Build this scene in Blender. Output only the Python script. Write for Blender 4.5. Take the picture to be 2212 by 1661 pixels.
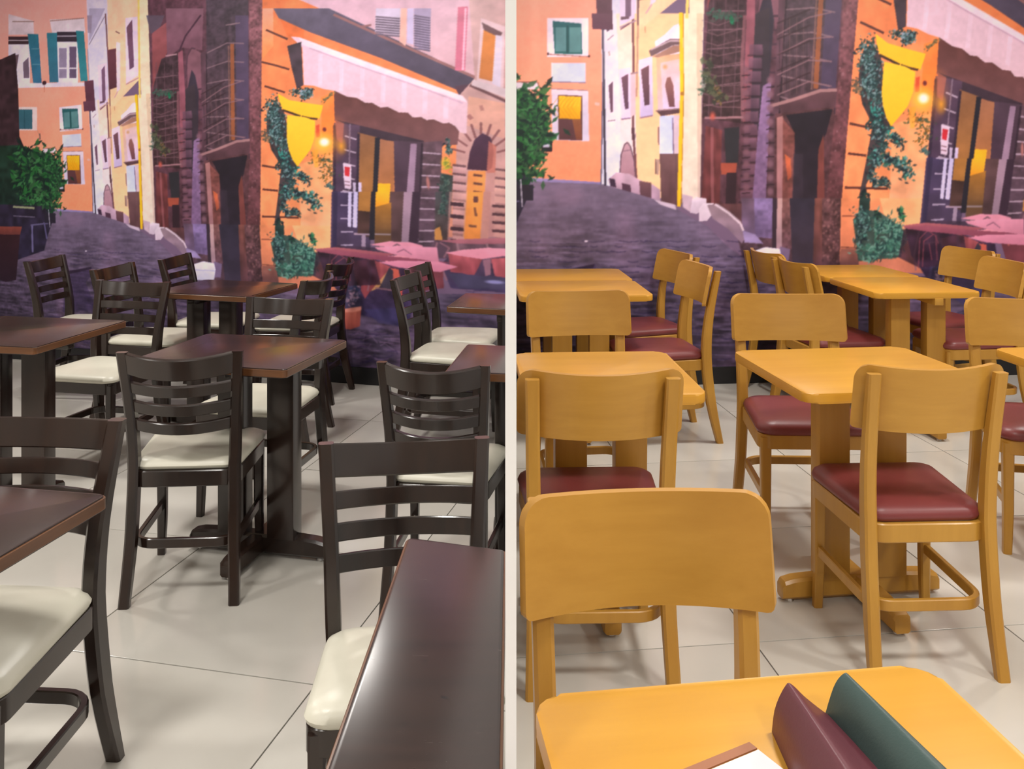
import bpy, bmesh, math, random
import numpy as np
from mathutils import Vector, Matrix

for _o in list(bpy.data.objects):
    bpy.data.objects.remove(_o, do_unlink=True)
SC = bpy.context.scene
COL = SC.collection
R = math.radians

# ---------------------------------------------------------------- camera, world, exposure
cam_data = bpy.data.cameras.new('camera')
cam = bpy.data.objects.new('camera', cam_data)
COL.objects.link(cam)
cam.location = (0, 0, 1.45)
cam.rotation_euler = (R(90), 0, 0)
cam_data.sensor_fit = 'HORIZONTAL'
cam_data.sensor_width = 36.0
cam_data.lens = 36.0 * 2000.0 / 2212.0
cam_data.shift_y = -(830.5 - 335.0) / 2212.0
cam_data.clip_start = 0.02
SC.camera = cam
world = bpy.data.worlds.new('world')
SC.world = world
world.use_nodes = True
world.node_tree.nodes['Background'].inputs[0].default_value = (.9, .93, 1, 1)
world.node_tree.nodes['Background'].inputs[1].default_value = .25
SC.view_settings.view_transform = 'Standard'
SC.view_settings.look = 'None'
SC.view_settings.gamma = 1.0
SC.view_settings.use_curve_mapping = False
SC.view_settings.exposure = 0.22
LAMP_W = 30.0
CEIL = 3.0

# ---------------------------------------------------------------- materials
def lin(c):
    return tuple((v / 255 / 12.92) if v / 255 <= .04045 else ((v / 255 + .055) / 1.055) ** 2.4 for v in c)

def new_mat(name):
    m = bpy.data.materials.new(name); m.use_nodes = True
    nt = m.node_tree
    return m, nt, nt.nodes['Principled BSDF']

def wood(name, c1, c2, c3, rough, stretch=(1, 12, 12), scale=3.0, bump=.05, coat=0.0, vary=.25, spec=.5):
    m, nt, b = new_mat(name); N, L = nt.nodes, nt.links
    tc = N.new('ShaderNodeTexCoord'); mp = N.new('ShaderNodeMapping'); mp.inputs['Scale'].default_value = stretch
    oi = N.new('ShaderNodeObjectInfo')
    L.new(tc.outputs['Object'], mp.inputs[0])
    add = N.new('ShaderNodeVectorMath'); add.operation = 'ADD'
    sc = N.new('ShaderNodeMath'); sc.operation = 'MULTIPLY'; sc.inputs[1].default_value = 37.0
    L.new(oi.outputs['Random'], sc.inputs[0])
    L.new(mp.outputs[0], add.inputs[0]); L.new(sc.outputs[0], add.inputs[1])
    n1 = N.new('ShaderNodeTexNoise'); n1.inputs['Scale'].default_value = scale; n1.inputs['Detail'].default_value = 6; n1.inputs['Roughness'].default_value = .6
    n2 = N.new('ShaderNodeTexNoise'); n2.inputs['Scale'].default_value = 2.2; n2.inputs['Detail'].default_value = 2
    L.new(add.outputs[0], n1.inputs['Vector']); L.new(tc.outputs['Object'], n2.inputs['Vector'])
    r = N.new('ShaderNodeValToRGB')
    r.color_ramp.elements[0].position = .3; r.color_ramp.elements[0].color = (*c1, 1)
    r.color_ramp.elements[1].position = .72; r.color_ramp.elements[1].color = (*c2, 1)
    L.new(n1.outputs['Fac'], r.inputs[0])
    mx = N.new('ShaderNodeMix'); mx.data_type = 'RGBA'
    mr = N.new('ShaderNodeMapRange'); mr.inputs[1].default_value = .4; mr.inputs[2].default_value = .75; mr.inputs[4].default_value = vary * 2
    L.new(n2.outputs['Fac'], mr.inputs[0]); L.new(mr.outputs[0], mx.inputs[0])
    L.new(r.outputs[0], mx.inputs[6]); mx.inputs[7].default_value = (*c3, 1)
    L.new(mx.outputs[2], b.inputs['Base Color'])
    rr = N.new('ShaderNodeMapRange'); rr.inputs[3].default_value = rough - .06; rr.inputs[4].default_value = rough + .1
    L.new(n2.outputs['Fac'], rr.inputs[0]); L.new(rr.outputs[0], b.inputs['Roughness'])
    bp = N.new('ShaderNodeBump'); bp.inputs['Strength'].default_value = bump; bp.inputs['Distance'].default_value = .002
    L.new(n1.outputs['Fac'], bp.inputs['Height']); L.new(bp.outputs[0], b.inputs['Normal'])
    b.inputs['Coat Weight'].default_value = coat; b.inputs['Coat Roughness'].default_value = .18
    b.inputs['Specular IOR Level'].default_value = spec
    return m

def plain(name, c, rough, bump=0, bscale=200, metal=0, c2=None, nscale=6):
    m, nt, b = new_mat(name); N, L = nt.nodes, nt.links
    b.inputs['Metallic'].default_value = metal; b.inputs['Roughness'].default_value = rough
    tc = N.new('ShaderNodeTexCoord')
    n = N.new('ShaderNodeTexNoise'); n.inputs['Scale'].default_value = nscale; n.inputs['Detail'].default_value = 3
    L.new(tc.outputs['Object'], n.inputs['Vector'])
    r = N.new('ShaderNodeValToRGB'); r.color_ramp.elements[0].position = .3; r.color_ramp.elements[1].position = .7
    c2 = c2 or tuple(v * .93 for v in c)
    r.color_ramp.elements[0].color = (*c, 1); r.color_ramp.elements[1].color = (*c2, 1)
    L.new(n.outputs['Fac'], r.inputs[0]); L.new(r.outputs[0], b.inputs['Base Color'])
    if bump:
        v = N.new('ShaderNodeTexNoise'); v.inputs['Scale'].default_value = bscale
        L.new(tc.outputs['Object'], v.inputs['Vector'])
        bp = N.new('ShaderNodeBump'); bp.inputs['Strength'].default_value = bump; bp.inputs['Distance'].default_value = .001
        L.new(v.outputs['Fac'], bp.inputs['Height']); L.new(bp.outputs[0], b.inputs['Normal'])
    return m

M = {}
M['dark'] = wood('dark_walnut_wood', (.010, .006, .005), (.022, .011, .008), (.048, .019, .009), .2, (14, 14, 1.2), 3, .04, .3, .25)
M['dark_top'] = wood('dark_table_veneer', (.015, .007, .0055), (.029, .013, .010), (.044, .022, .018), .25, (1.2, 14, 14), 3, .03, .2, .35)
def scuff(m):
    """small dents and pale scratches of a worn tabletop"""
    nt = m.node_tree; N, L = nt.nodes, nt.links; b = N['Principled BSDF']
    src = b.inputs['Base Color'].links[0].from_socket
    tc = N.new('ShaderNodeTexCoord')
    d = N.new('ShaderNodeTexNoise'); d.inputs['Scale'].default_value = 38; d.inputs['Detail'].default_value = 1
    L.new(tc.outputs['Object'], d.inputs['Vector'])
    r = N.new('ShaderNodeMapRange'); r.inputs[1].default_value = .735; r.inputs[2].default_value = .77
    L.new(d.outputs['Fac'], r.inputs[0])
    mx = N.new('ShaderNodeMix'); mx.data_type = 'RGBA'; mx.inputs[7].default_value = (.006, .003, .003, 1)
    L.new(r.outputs[0], mx.inputs[0]); L.new(src, mx.inputs[6])
    mp = N.new('ShaderNodeMapping'); mp.inputs['Scale'].default_value = (9, 90, 9); mp.inputs['Rotation'].default_value = (0, 0, .9)
    L.new(tc.outputs['Object'], mp.inputs[0])
    w = N.new('ShaderNodeTexNoise'); w.inputs['Scale'].default_value = 2.2; w.inputs['Detail'].default_value = 3
    L.new(mp.outputs[0], w.inputs['Vector'])
    r2 = N.new('ShaderNodeMapRange'); r2.inputs[1].default_value = .70; r2.inputs[2].default_value = .80; r2.inputs[4].default_value = .55
    L.new(w.outputs['Fac'], r2.inputs[0])
    m2 = N.new('ShaderNodeMix'); m2.data_type = 'RGBA'; m2.inputs[7].default_value = (.22, .17, .15, 1)
    L.new(r2.outputs[0], m2.inputs[0]); L.new(mx.outputs[2], m2.inputs[6]); L.new(m2.outputs[2], b.inputs['Base Color'])
scuff(M['dark_top'])
M['dark_edge'] = wood('brown_edge_band', (.10, .038, .013), (.17, .066, .022), (.07, .025, .01), .3, (2, 2, 14), 3, .03, .2, .3)
M['honey'] = wood('honey_beech_wood', (.45, .228, .034), (.52, .272, .044), (.38, .17, .022), .34, (14, 14, 1.0), 2.5, .03, .08, .35, .38)
M['honey_panel'] = wood('honey_ply_back', (.47, .238, .036), (.54, .283, .047), (.40, .18, .024), .34, (1.0, 14, 14), 2.5, .02, .08, .35, .38)
M['honey_top'] = wood('honey_table_veneer', (.58, .285, .03), (.65, .335, .04), (.54, .23, .02), .32, (.8, 10, 10), 2, .02, .06, .35, .36)
M['cream'] = plain('cream_vinyl', lin((218, 214, 198)), .36, .12, 240, c2=lin((206, 202, 186)))
M['maroon'] = plain('maroon_vinyl', (.20, .038, .038), .4, .12, 240, c2=(.165, .03, .032))
M['steel'] = plain('glide_steel', (.55, .55, .55), .3, metal=1)
M['white'] = plain('white_wall_paint', (.86, .86, .86), .6)
M['ceil'] = plain('ceiling_paint', (.72, .72, .71), .8)
M['side'] = plain('pale_side_wall_paint', (.36, .33, .30), .7)
M['base'] = plain('black_baseboard', (.012, .012, .014), .35)
M['grout'] = plain('grey_grout', (.16, .15, .14), .9)
M['trim'] = plain('added_lamp_trim', (.8, .8, .8), .4)
M['leather_red'] = plain('maroon_leather', (.105, .018, .03), .4, .2, 300)
M['leather_green'] = plain('green_leather', (.03, .065, .06), .42, .2, 300)
M['paper'] = plain('pale_paper', lin((238, 222, 228)), .7)
M['paper_edge'] = plain('brown_card_edge', lin((160, 105, 75)), .6)

def tile_mat():
    m, nt, b = new_mat('polished_floor_tile'); N, L = nt.nodes, nt.links
    tc = N.new('ShaderNodeTexCoord'); oi = N.new('ShaderNodeObjectInfo')
    n = N.new('ShaderNodeTexNoise'); n.inputs['Scale'].default_value = 1.6; n.inputs['Detail'].default_value = 5
    L.new(tc.outputs['Object'], n.inputs['Vector'])
    r = N.new('ShaderNodeValToRGB')
    r.color_ramp.elements[0].position = .3; r.color_ramp.elements[0].color = (*lin((194, 189, 180)), 1)
    r.color_ramp.elements[1].position = .7; r.color_ramp.elements[1].color = (*lin((208, 204, 196)), 1)
    L.new(n.outputs['Fac'], r.inputs[0])
    h = N.new('ShaderNodeHueSaturation')
    mr = N.new('ShaderNodeMapRange'); mr.inputs[3].default_value = .96; mr.inputs[4].default_value = 1.03
    L.new(oi.outputs['Random'], mr.inputs[0]); L.new(mr.outputs[0], h.inputs['Value'])
    L.new(r.outputs[0], h.inputs['Color']); L.new(h.outputs[0], b.inputs['Base Color'])
    b.inputs['Roughness'].default_value = .16
    b.inputs['Specular IOR Level'].default_value = .5
    return m
M['tile'] = tile_mat()

def mural_mat():
    m, nt, b = new_mat('printed_mural'); N, L = nt.nodes, nt.links
    a = N.new('ShaderNodeVertexColor'); a.layer_name = 'print'
    n = N.new('ShaderNodeTexNoise'); n.inputs['Scale'].default_value = 90
    tc = N.new('ShaderNodeTexCoord'); L.new(tc.outputs['Object'], n.inputs['Vector'])
    bp = N.new('ShaderNodeBump'); bp.inputs['Strength'].default_value = .03; bp.inputs['Distance'].default_value = .001
    L.new(n.outputs['Fac'], bp.inputs['Height']); L.new(bp.outputs[0], b.inputs['Normal'])
    L.new(a.outputs['Color'], b.inputs['Base Color'])
    b.inputs['Roughness'].default_value = .45; b.inputs['Specular IOR Level'].default_value = .4
    return m
M['mural'] = mural_mat()
def lamp_mat():
    m, nt, b = new_mat('added_lamp_diffuser')
    tc = nt.nodes.new('ShaderNodeTexCoord'); g = nt.nodes.new('ShaderNodeTexNoise'); nt.links.new(tc.outputs['Object'], g.inputs['Vector'])
    b.inputs['Base Color'].default_value = (.9, .9, .9, 1)
    b.inputs['Emission Color'].default_value = (1, .96, .9, 1); b.inputs['Emission Strength'].default_value = 4  # glow for the added, unseen ceiling lamps
    return m
M['lamp'] = lamp_mat()

# ---------------------------------------------------------------- object helpers
def obj(name, me, mat=None, parent=None, smooth=False):
    if isinstance(me, bmesh.types.BMesh):
        bm = me; bmesh.ops.recalc_face_normals(bm, faces=bm.faces)
        me = bpy.data.meshes.new(name); bm.to_mesh(me); bm.free()
    if mat is not None and not me.materials: me.materials.append(M[mat])
    if smooth:
        me.shade_smooth()
        if smooth != 'all': me.set_sharp_from_angle(angle=R(smooth))
    o = bpy.data.objects.new(name, me); COL.objects.link(o)
    if parent: o.parent = parent
    return o
def empty(name, loc=(0, 0, 0), rz=0, sc=(1, 1, 1)):
    o = bpy.data.objects.new(name, None); COL.objects.link(o)
    o.location = loc; o.rotation_euler = (0, 0, rz); o.scale = sc; o.empty_display_size = .1
    return o
def tag(o, label, cat, group=None):
    o['label'] = label; o['category'] = cat
    if group: o['group'] = group
    return o
def struct(o): o['kind'] = 'structure'; return o
def copy_tree(o, parent=None):
    c = o.copy(); COL.objects.link(c); c.parent = parent
    for ch in list(o.children): copy_tree(ch, c)
    return c

def box(bm, x0, x1, y0, y1, z0, z1, bev=0.0):
    vs = [bm.verts.new(p) for p in [(x0, y0, z0), (x1, y0, z0), (x1, y1, z0), (x0, y1, z0), (x0, y0, z1), (x1, y0, z1), (x1, y1, z1), (x0, y1, z1)]]
    fs = [(0, 3, 2, 1), (4, 5, 6, 7), (0, 1, 5, 4), (1, 2, 6, 5), (2, 3, 7, 6), (3, 0, 4, 7)]
    faces = [bm.faces.new([vs[i] for i in f]) for f in fs]
    if bev:
        es = list({e for f in faces for e in f.edges})
        bmesh.ops.bevel(bm, geom=es, offset=bev, segments=2, profile=.6, affect='EDGES')
    return bm
def sweep(bm, cs, A, B, ha, hb, ch=.25, closed=False):
    """rectangular bar with chamfered corners along centres cs; A, B: unit axes per point; ha, hb half sizes per point"""
    rings = []
    n = len(cs)
    for i in range(n):
        a, b, u, v = Vector(A[i]), Vector(B[i]), ha[i], hb[i]
        k = ch * min(u, v)
        sec = [(u, v - k), (u - k, v), (-u + k, v), (-u, v - k), (-u, -v + k), (-u + k, -v), (u - k, -v), (u, -v + k)]
        rings.append([bm.verts.new(Vector(cs[i]) + a * p + b * q) for p, q in sec])
    for i in range(n - (0 if closed else 1)):
        r0, r1 = rings[i], rings[(i + 1) % n]
        for j in range(8):
            bm.faces.new((r0[j], r0[(j + 1) % 8], r1[(j + 1) % 8], r1[j]))
    if not closed:
        bm.faces.new(rings[0][::-1]); bm.faces.new(rings[-1])
    return bm
def smooth_interp(keys, n):
    """Catmull-Rom through keys (list of tuples), n samples"""
    K = np.array(keys, float); m = len(K) - 1; out = []
    for t in np.linspace(0, m, n):
        i = min(int(t), m - 1); s = t - i
        p0 = K[max(i - 1, 0)]; p1 = K[i]; p2 = K[i + 1]; p3 = K[min(i + 2, m)]
        out.append(.5 * (2 * p1 + (p2 - p0) * s + (2 * p0 - 5 * p1 + 4 * p2 - p3) * s * s + (3 * p1 - p0 - 3 * p2 + p3) * s ** 3))
    return np.array(out)
def round_poly(pts, rad, seg=5):
    """rounded-corner outline of a convex polygon (ccw), rad per corner"""
    out = []; n = len(pts)
    for i in range(n):
        p = Vector(pts[i]); a = Vector(pts[i - 1]); b = Vector(pts[(i + 1) % n])
        r = rad[i] if isinstance(rad, (list, tuple)) else rad
        da = (a - p).normalized(); db = (b - p).normalized()
        ang = da.angle(db); t = r / math.tan(ang / 2)
        s0, s1 = p + da * t, p + db * t
        c = p + (da + db).normalized() * (r / math.sin(ang / 2))
        v0, v1 = s0 - c, s1 - c
        for k in range(seg + 1):
            f = k / seg; v = v0.lerp(v1, f)
            out.append(c + (v.normalized() * r if v.length > 1e-9 else v))
    return out
def prism(bm, outline, z0, z1, bev=0.0):
    n = len(outline)
    b = [bm.verts.new((p[0], p[1], z0)) for p in outline]; t = [bm.verts.new((p[0], p[1], z1)) for p in outline]
    bf = bm.faces.new(b[::-1]); tf = bm.faces.new(t)
    for i in range(n): bm.faces.new((b[i], b[(i + 1) % n], t[(i + 1) % n], t[i]))
    if bev:
        bmesh.ops.bevel(bm, geom=list(tf.edges) + list(bf.edges), offset=bev, segments=2, profile=.6, affect='EDGES')
    return bm

# ---------------------------------------------------------------- the setting
WL = lambda x: 5.6 - .28 * x      # left mural wall line (x negative)
WR = lambda x: 5.72 + .12 * x     # right mural wall line
XL, XR, YB = -4.3, 4.2, -2.4
bm = bmesh.new(); box(bm, XL - .1, XR + .1, YB - .1, 7.2, -.12, -.004)
floor = struct(obj('floor', bm, 'grout'))
def clip(poly, a, b):
    """keep the part of poly left of a->b"""
    out = []; n = len(poly)
    sd = lambda p: (b[0] - a[0]) * (p[1] - a[1]) - (b[1] - a[1]) * (p[0] - a[0])
    for i in range(n):
        p, q = poly[i], poly[(i + 1) % n]; s, t = sd(p), sd(q)
        if s >= 0: out.append(p)
        if (s >= 0) != (t >= 0):
            f = s / (s - t); out.append((p[0] + (q[0] - p[0]) * f, p[1] + (q[1] - p[1]) * f))
    return out
def lay_tiles(region, corner, yaw, size=.8, joint=.0045):
    c, s = math.cos(yaw), math.sin(yaw)
    full = None
    for i in range(-9, 10):
        for j in range(-8, 9):
            loc = [(u * size + (joint / 2 if e == 0 else -joint / 2), v * size + (joint / 2 if g == 0 else -joint / 2))
                   for u, v, e, g in ((i, j, 0, 0), (i + 1, j, 1, 0), (i + 1, j + 1, 1, 1), (i, j + 1, 0, 1))]
            w = [(corner[0] + c * x - s * y, corner[1] + s * x + c * y) for x, y in loc]
            p = w
            for k in range(len(region)):
                p = clip(p, region[k], region[(k + 1) % len(region)])
                if len(p) < 3: break
            if len(p) < 3: continue
            ar = abs(sum(p[k][0] * p[(k + 1) % len(p)][1] - p[(k + 1) % len(p)][0] * p[k][1] for k in range(len(p)))) / 2
            if ar < .004: continue
            ox, oy = corner[0] + c * (i + .5) * size - s * (j + .5) * size, corner[1] + s * (i + .5) * size + c * (j + .5) * size
            if abs(ar - (size - joint) ** 2) < 1e-4:
                if full is None:
                    b = bmesh.new(); h = (size - joint) / 2
                    prism(b, [(-h, -h), (h, -h), (h, h), (-h, h)], -.012, 0, .0012)
                    o = obj('tile', b, 'tile', floor); full = o.data
                else:
                    o = bpy.data.objects.new('tile', full); COL.objects.link(o); o.parent = floor
                o.rotation_euler = (0, 0, yaw)
            else:
                b = bmesh.new(); prism(b, [(x - ox, y - oy) for x, y in p], -.012, 0)
                o = obj('tile', b, 'tile', floor)
            o.location = (ox, oy, 0)
PT = .006
lay_tiles([(XL, YB), (-PT - .001, YB), (-PT - .001, WL(0)), (XL, WL(XL))], (-.537, 2.535), R(-13))
lay_tiles([(PT + .001, YB), (XR, YB), (XR, WR(XR)), (PT + .001, WR(0))], (.721, 2.757), R(7))
bm = bmesh.new(); box(bm, XL - .1, XR + .1, YB - .1, 7.2, CEIL, CEIL + .1); struct(obj('ceiling', bm, 'ceil'))
bm = bmesh.new(); box(bm, XL - .1, XL, YB - .1, 7.2, 0, CEIL); struct(obj('wall_left', bm, 'side'))
bm = bmesh.new(); box(bm, XR, XR + .1, YB - .1, 7.2, 0, CEIL); struct(obj('wall_right', bm, 'side'))
bm = bmesh.new(); box(bm, XL, XR, YB - .1, YB, 0, CEIL); struct(obj('wall_front', bm, 'side'))
bm = bmesh.new(); prism(bm, [(XL, WL(XL)), (0, WL(0)), (0, WL(0) + .1), (XL, WL(XL) + .1)], 0, CEIL); struct(obj('wall_back_left', bm, 'white'))
bm = bmesh.new(); prism(bm, [(0, WR(0)), (XR, WR(XR)), (XR, WR(XR) + .1), (0, WR(0) + .1)], 0, CEIL); struct(obj('wall_back_right', bm, 'white'))
PX = -.00125
bm = bmesh.new(); box(bm, PX - PT, PX + PT, 1.0, 5.58, 0, CEIL)
struct(obj('wall_partition', bm, 'white'))
BH = .108
bm = bmesh.new(); prism(bm, [(XL, WL(XL) - .014), (-.008, WL(-.008) - .014), (-.008, WL(-.008)), (XL, WL(XL))], 0, BH, .003); struct(obj('baseboard_left', bm, 'base'))
bm = bmesh.new(); prism(bm, [(.006, WR(.006) - .014), (XR, WR(XR) - .014), (XR, WR(XR)), (.006, WR(.006))], 0, BH, .003); struct(obj('baseboard_right', bm, 'base'))

# ---------------------------------------------------------------- unseen ceiling lamps, added to light the room and brighten the mural
def added_ceiling_lamp(x, y, label):
    t = empty('added_ceiling_light', (x, y, CEIL))
    b = bmesh.new()
    n = 28
    def ring(r, z): return [b.verts.new((r * math.cos(2 * math.pi * i / n), r * math.sin(2 * math.pi * i / n), z)) for i in range(n)]
    rs = [ring(.22, 0), ring(.22, -.02), ring(.2, -.03), ring(.185, -.02)]
    for a, c in zip(rs, rs[1:]):
        for i in range(n): b.faces.new((a[i], a[(i + 1) % n], c[(i + 1) % n], c[i]))
    obj('trim_ring', b, 'trim', t, 40)
    b = bmesh.new(); v = [b.verts.new((.185 * math.cos(2 * math.pi * i / n), .185 * math.sin(2 * math.pi * i / n), -.018)) for i in range(n)]
    b.faces.new(v[::-1]); obj('diffuser', b, 'lamp', t)
    l = bpy.data.lights.new('added_lamp_light', 'AREA'); l.shape = 'DISK'; l.size = .36; l.energy = LAMP_W; l.color = (1.0, .965, .91)
    lo = bpy.data.objects.new('added_lamp_light', l); COL.objects.link(lo); lo.parent = t; lo.location = (0, 0, -.024)
    tag(t, label, 'lamp', 'added unseen ceiling lamps')
    return t
for x, col_w in ((-3.0, 'outer lamp over the dark chairs'), (-1.2, 'inner lamp over the dark chairs'), (1.2, 'inner lamp over the honey chairs'), (3.0, 'outer lamp over the honey chairs')):
    for y, row_w in ((-1.0, 'behind the viewer'), (1.5, 'above the nearest tables'), (4.4, 'above the far tables')):
        added_ceiling_lamp(x, y, 'added unseen ceiling lamp, ' + col_w + ', ' + row_w)

# ---------------------------------------------------------------- the printed street mural (flat print, painted in print coordinates)
PX0, PY0, PW, PHT = 870, -420, 1560, 1440           # extent of the print's own drawing grid
PRINT = np.zeros((PHT, PW, 3), np.float32)
HLR = np.array([[2.78665906, .0295768113, 934.638516], [.232427966, 1.76412556, -395.840444], [6.07054244e-04, 8.62189825e-05, 1.0]])
SHEET = {'R1': (1100, 0, 3.461), 'R2': (1640, 0, 3.46), 'R3': (1100, 440, 3.461), 'R4': (1640, 440, 3.46),
         'L1': (0, 0, 3.322), 'L2': (500, 0, 3.321), 'L3': (0, 420, 3.461), 'L4': (540, 420, 3.46), 'R': (0, 0, 1), 'L': (0, 0, 1)}
rng = np.random.default_rng(7)
def tp(sheet, pts):
    ox, oy, s = SHEET[sheet]
    p = np.array(pts, float).reshape(-1, 2) / s + (ox, oy)
    if sheet[0] == 'L':
        q = np.c_[p, np.ones(len(p))] @ HLR.T; p = q[:, :2] / q[:, 2:]
    return p - (PX0, PY0)
def vnoise(cell, ax=1.0):
    gh, gw = int(PHT / cell) + 3, int(PW / (cell * ax)) + 3
    g = rng.random((gh, gw)).astype(np.float32)
    y = np.arange(PHT) / cell; x = np.arange(PW) / (cell * ax)
    yi, xi = y.astype(int), x.astype(int); fy = (y - yi)[:, None]; fx = (x - xi)[None]
    fy = fy * fy * (3 - 2 * fy); fx = fx * fx * (3 - 2 * fx)
    a, b = g[yi][:, xi], g[yi][:, xi + 1]; c, d = g[yi + 1][:, xi], g[yi + 1][:, xi + 1]
    return ((a * (1 - fx) + b * fx) * (1 - fy) + (c * (1 - fx) + d * fx) * fy).astype(np.float32)
NZ1 = vnoise(60); NZ2 = vnoise(18); NZ3 = vnoise(6); NZV = vnoise(26, .3); NZH = vnoise(5, 5.0); NZH2 = vnoise(9, 4.0)
def mask(p):
    x0, y0 = np.floor(p.min(0)).astype(int); x1, y1 = np.ceil(p.max(0)).astype(int) + 1
    x0, y0 = max(x0, 0), max(y0, 0); x1, y1 = min(x1, PW), min(y1, PHT)
    if x1 <= x0 or y1 <= y0: return None
    X = np.arange(x0, x1)[None] + .5; Y = np.arange(y0, y1)[:, None] + .5
    m = np.zeros((y1 - y0, x1 - x0), bool)
    for (ax, ay), (bx, by) in zip(p, np.roll(p, -1, 0)):
        if ay == by: continue
        c = (ay > Y) != (by > Y)
        m ^= c & (X < (bx - ax) * (Y - ay) / (by - ay) + ax)
    return (slice(y0, y1), slice(x0, x1)), m
def poly(sh, pts, c, c2=None, hz=False, n1=.05, n2=.04, n3=.02, nv=0.0, a=1.0):
    """filled shape; c -> c2 from top to bottom (or left to right), with blotchy print texture"""
    r = mask(tp(sh, pts))
    if r is None: return
    (sy, sx), m = r
    c = np.array(c, np.float32); c2 = c if c2 is None else np.array(c2, np.float32)
    h, w = m.shape
    f = (np.linspace(0, 1, w, dtype=np.float32)[None, :, None] if hz else np.linspace(0, 1, h, dtype=np.float32)[:, None, None])
    col = c * (1 - f) + c2 * f
    k = 1 + n1 * 2 * (NZ1[sy, sx] - .5) + n2 * 2 * (NZ2[sy, sx] - .5) + n3 * 2 * (NZ3[sy, sx] - .5) + nv * 2 * (NZV[sy, sx] - .5)
    col = np.broadcast_to(col, (h, w, 3)) * k[..., None]
    v = PRINT[sy, sx]; v[m] = v[m] * (1 - a) + col[m] * a
def rect(sh, x0, y0, x1, y1, c, c2=None, **k): poly(sh, [(x0, y0), (x1, y0), (x1, y1), (x0, y1)], c, c2, **k)
def line(sh, pts, w, c, **k):
    p = tp(sh, pts); s = SHEET[sh][2]; w = w / s * (1.5 if sh[0] == 'L' else 1) / 2
    for a, b in zip(p, p[1:]):
        d = b - a; l = np.hypot(*d)
        if l < .01: continue
        n = np.array([-d[1], d[0]]) / l * w; e = d / l * w * .4
        poly('R', np.array([a + n - e, b + n + e, b - n + e, a - n - e]) + (PX0, PY0), c, n1=0, n2=.05, **k)
def ell(sh, cx, cy, rx, ry, c, soft=.3, a=1.0):
    p = tp(sh, [(cx, cy), (cx + rx, cy), (cx, cy + ry)])
    X0, RX, RY = p[0], max(abs(p[1] - p[0]).max(), .8), max(abs(p[2] - p[0]).max(), .8)
    x0, x1 = int(max(X0[0] - RX, 0)), int(min(X0[0] + RX + 2, PW)); y0, y1 = int(max(X0[1] - RY, 0)), int(min(X0[1] + RY + 2, PHT))
    if x1 <= x0 or y1 <= y0: return
    d = np.sqrt(((np.arange(x0, x1)[None] + .5 - X0[0]) / RX) ** 2 + ((np.arange(y0, y1)[:, None] + .5 - X0[1]) / RY) ** 2)
    f = (np.clip((1 - d) / max(soft, 1e-3), 0, 1) * a)[..., None]
    PRINT[y0:y1, x0:x1] = PRINT[y0:y1, x0:x1] * (1 - f) + np.array(c, np.float32) * f
def leaves(sh, path, wid, n, cols, sz=(9, 5)):
    """many leaf dabs scattered along a path"""
    P = np.array(path, float); seg = np.hypot(*(P[1:] - P[:-1]).T); cum = np.r_[0, np.cumsum(seg)]
    for _ in range(n):
        t = rng.random() * cum[-1]; i = min(np.searchsorted(cum, t, 'right') - 1, len(seg) - 1)
        q = P[i] + (P[i + 1] - P[i]) * ((t - cum[i]) / seg[i]) + rng.normal(0, wid * .42, 2)
        s = .6 + rng.random(); an = rng.random() * 3.14
        dx, dy = np.cos(an) * sz[0] * s, np.sin(an) * sz[0] * s; ex, ey = -np.sin(an) * sz[1] * s, np.cos(an) * sz[1] * s
        poly(sh, [(q[0] - dx, q[1] - dy), (q[0] + ex, q[1] + ey), (q[0] + dx, q[1] + dy), (q[0] - ex, q[1] - ey)], cols[rng.integers(len(cols))], n1=0, n2=0, n3=0, a=.85)
def speck(sh, pts, n, cols, sz=5, a=.6):
    p = tp(sh, pts); lo, hi = p.min(0), p.max(0); r = mask(p)
    if r is None: return
    (sy, sx), m = r
    for _ in range(n):
        x, y = lo + (hi - lo) * rng.random(2); iy, ix = int(y) - sy.start, int(x) - sx.start
        if 0 <= iy < m.shape[0] and 0 <= ix < m.shape[1] and m[iy, ix]:
            w = sz * (.4 + rng.random())
            ell('R', x + PX0, y + PY0, w, w * (.5 + rng.random()), cols[rng.integers(len(cols))], .6, a)

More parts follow.
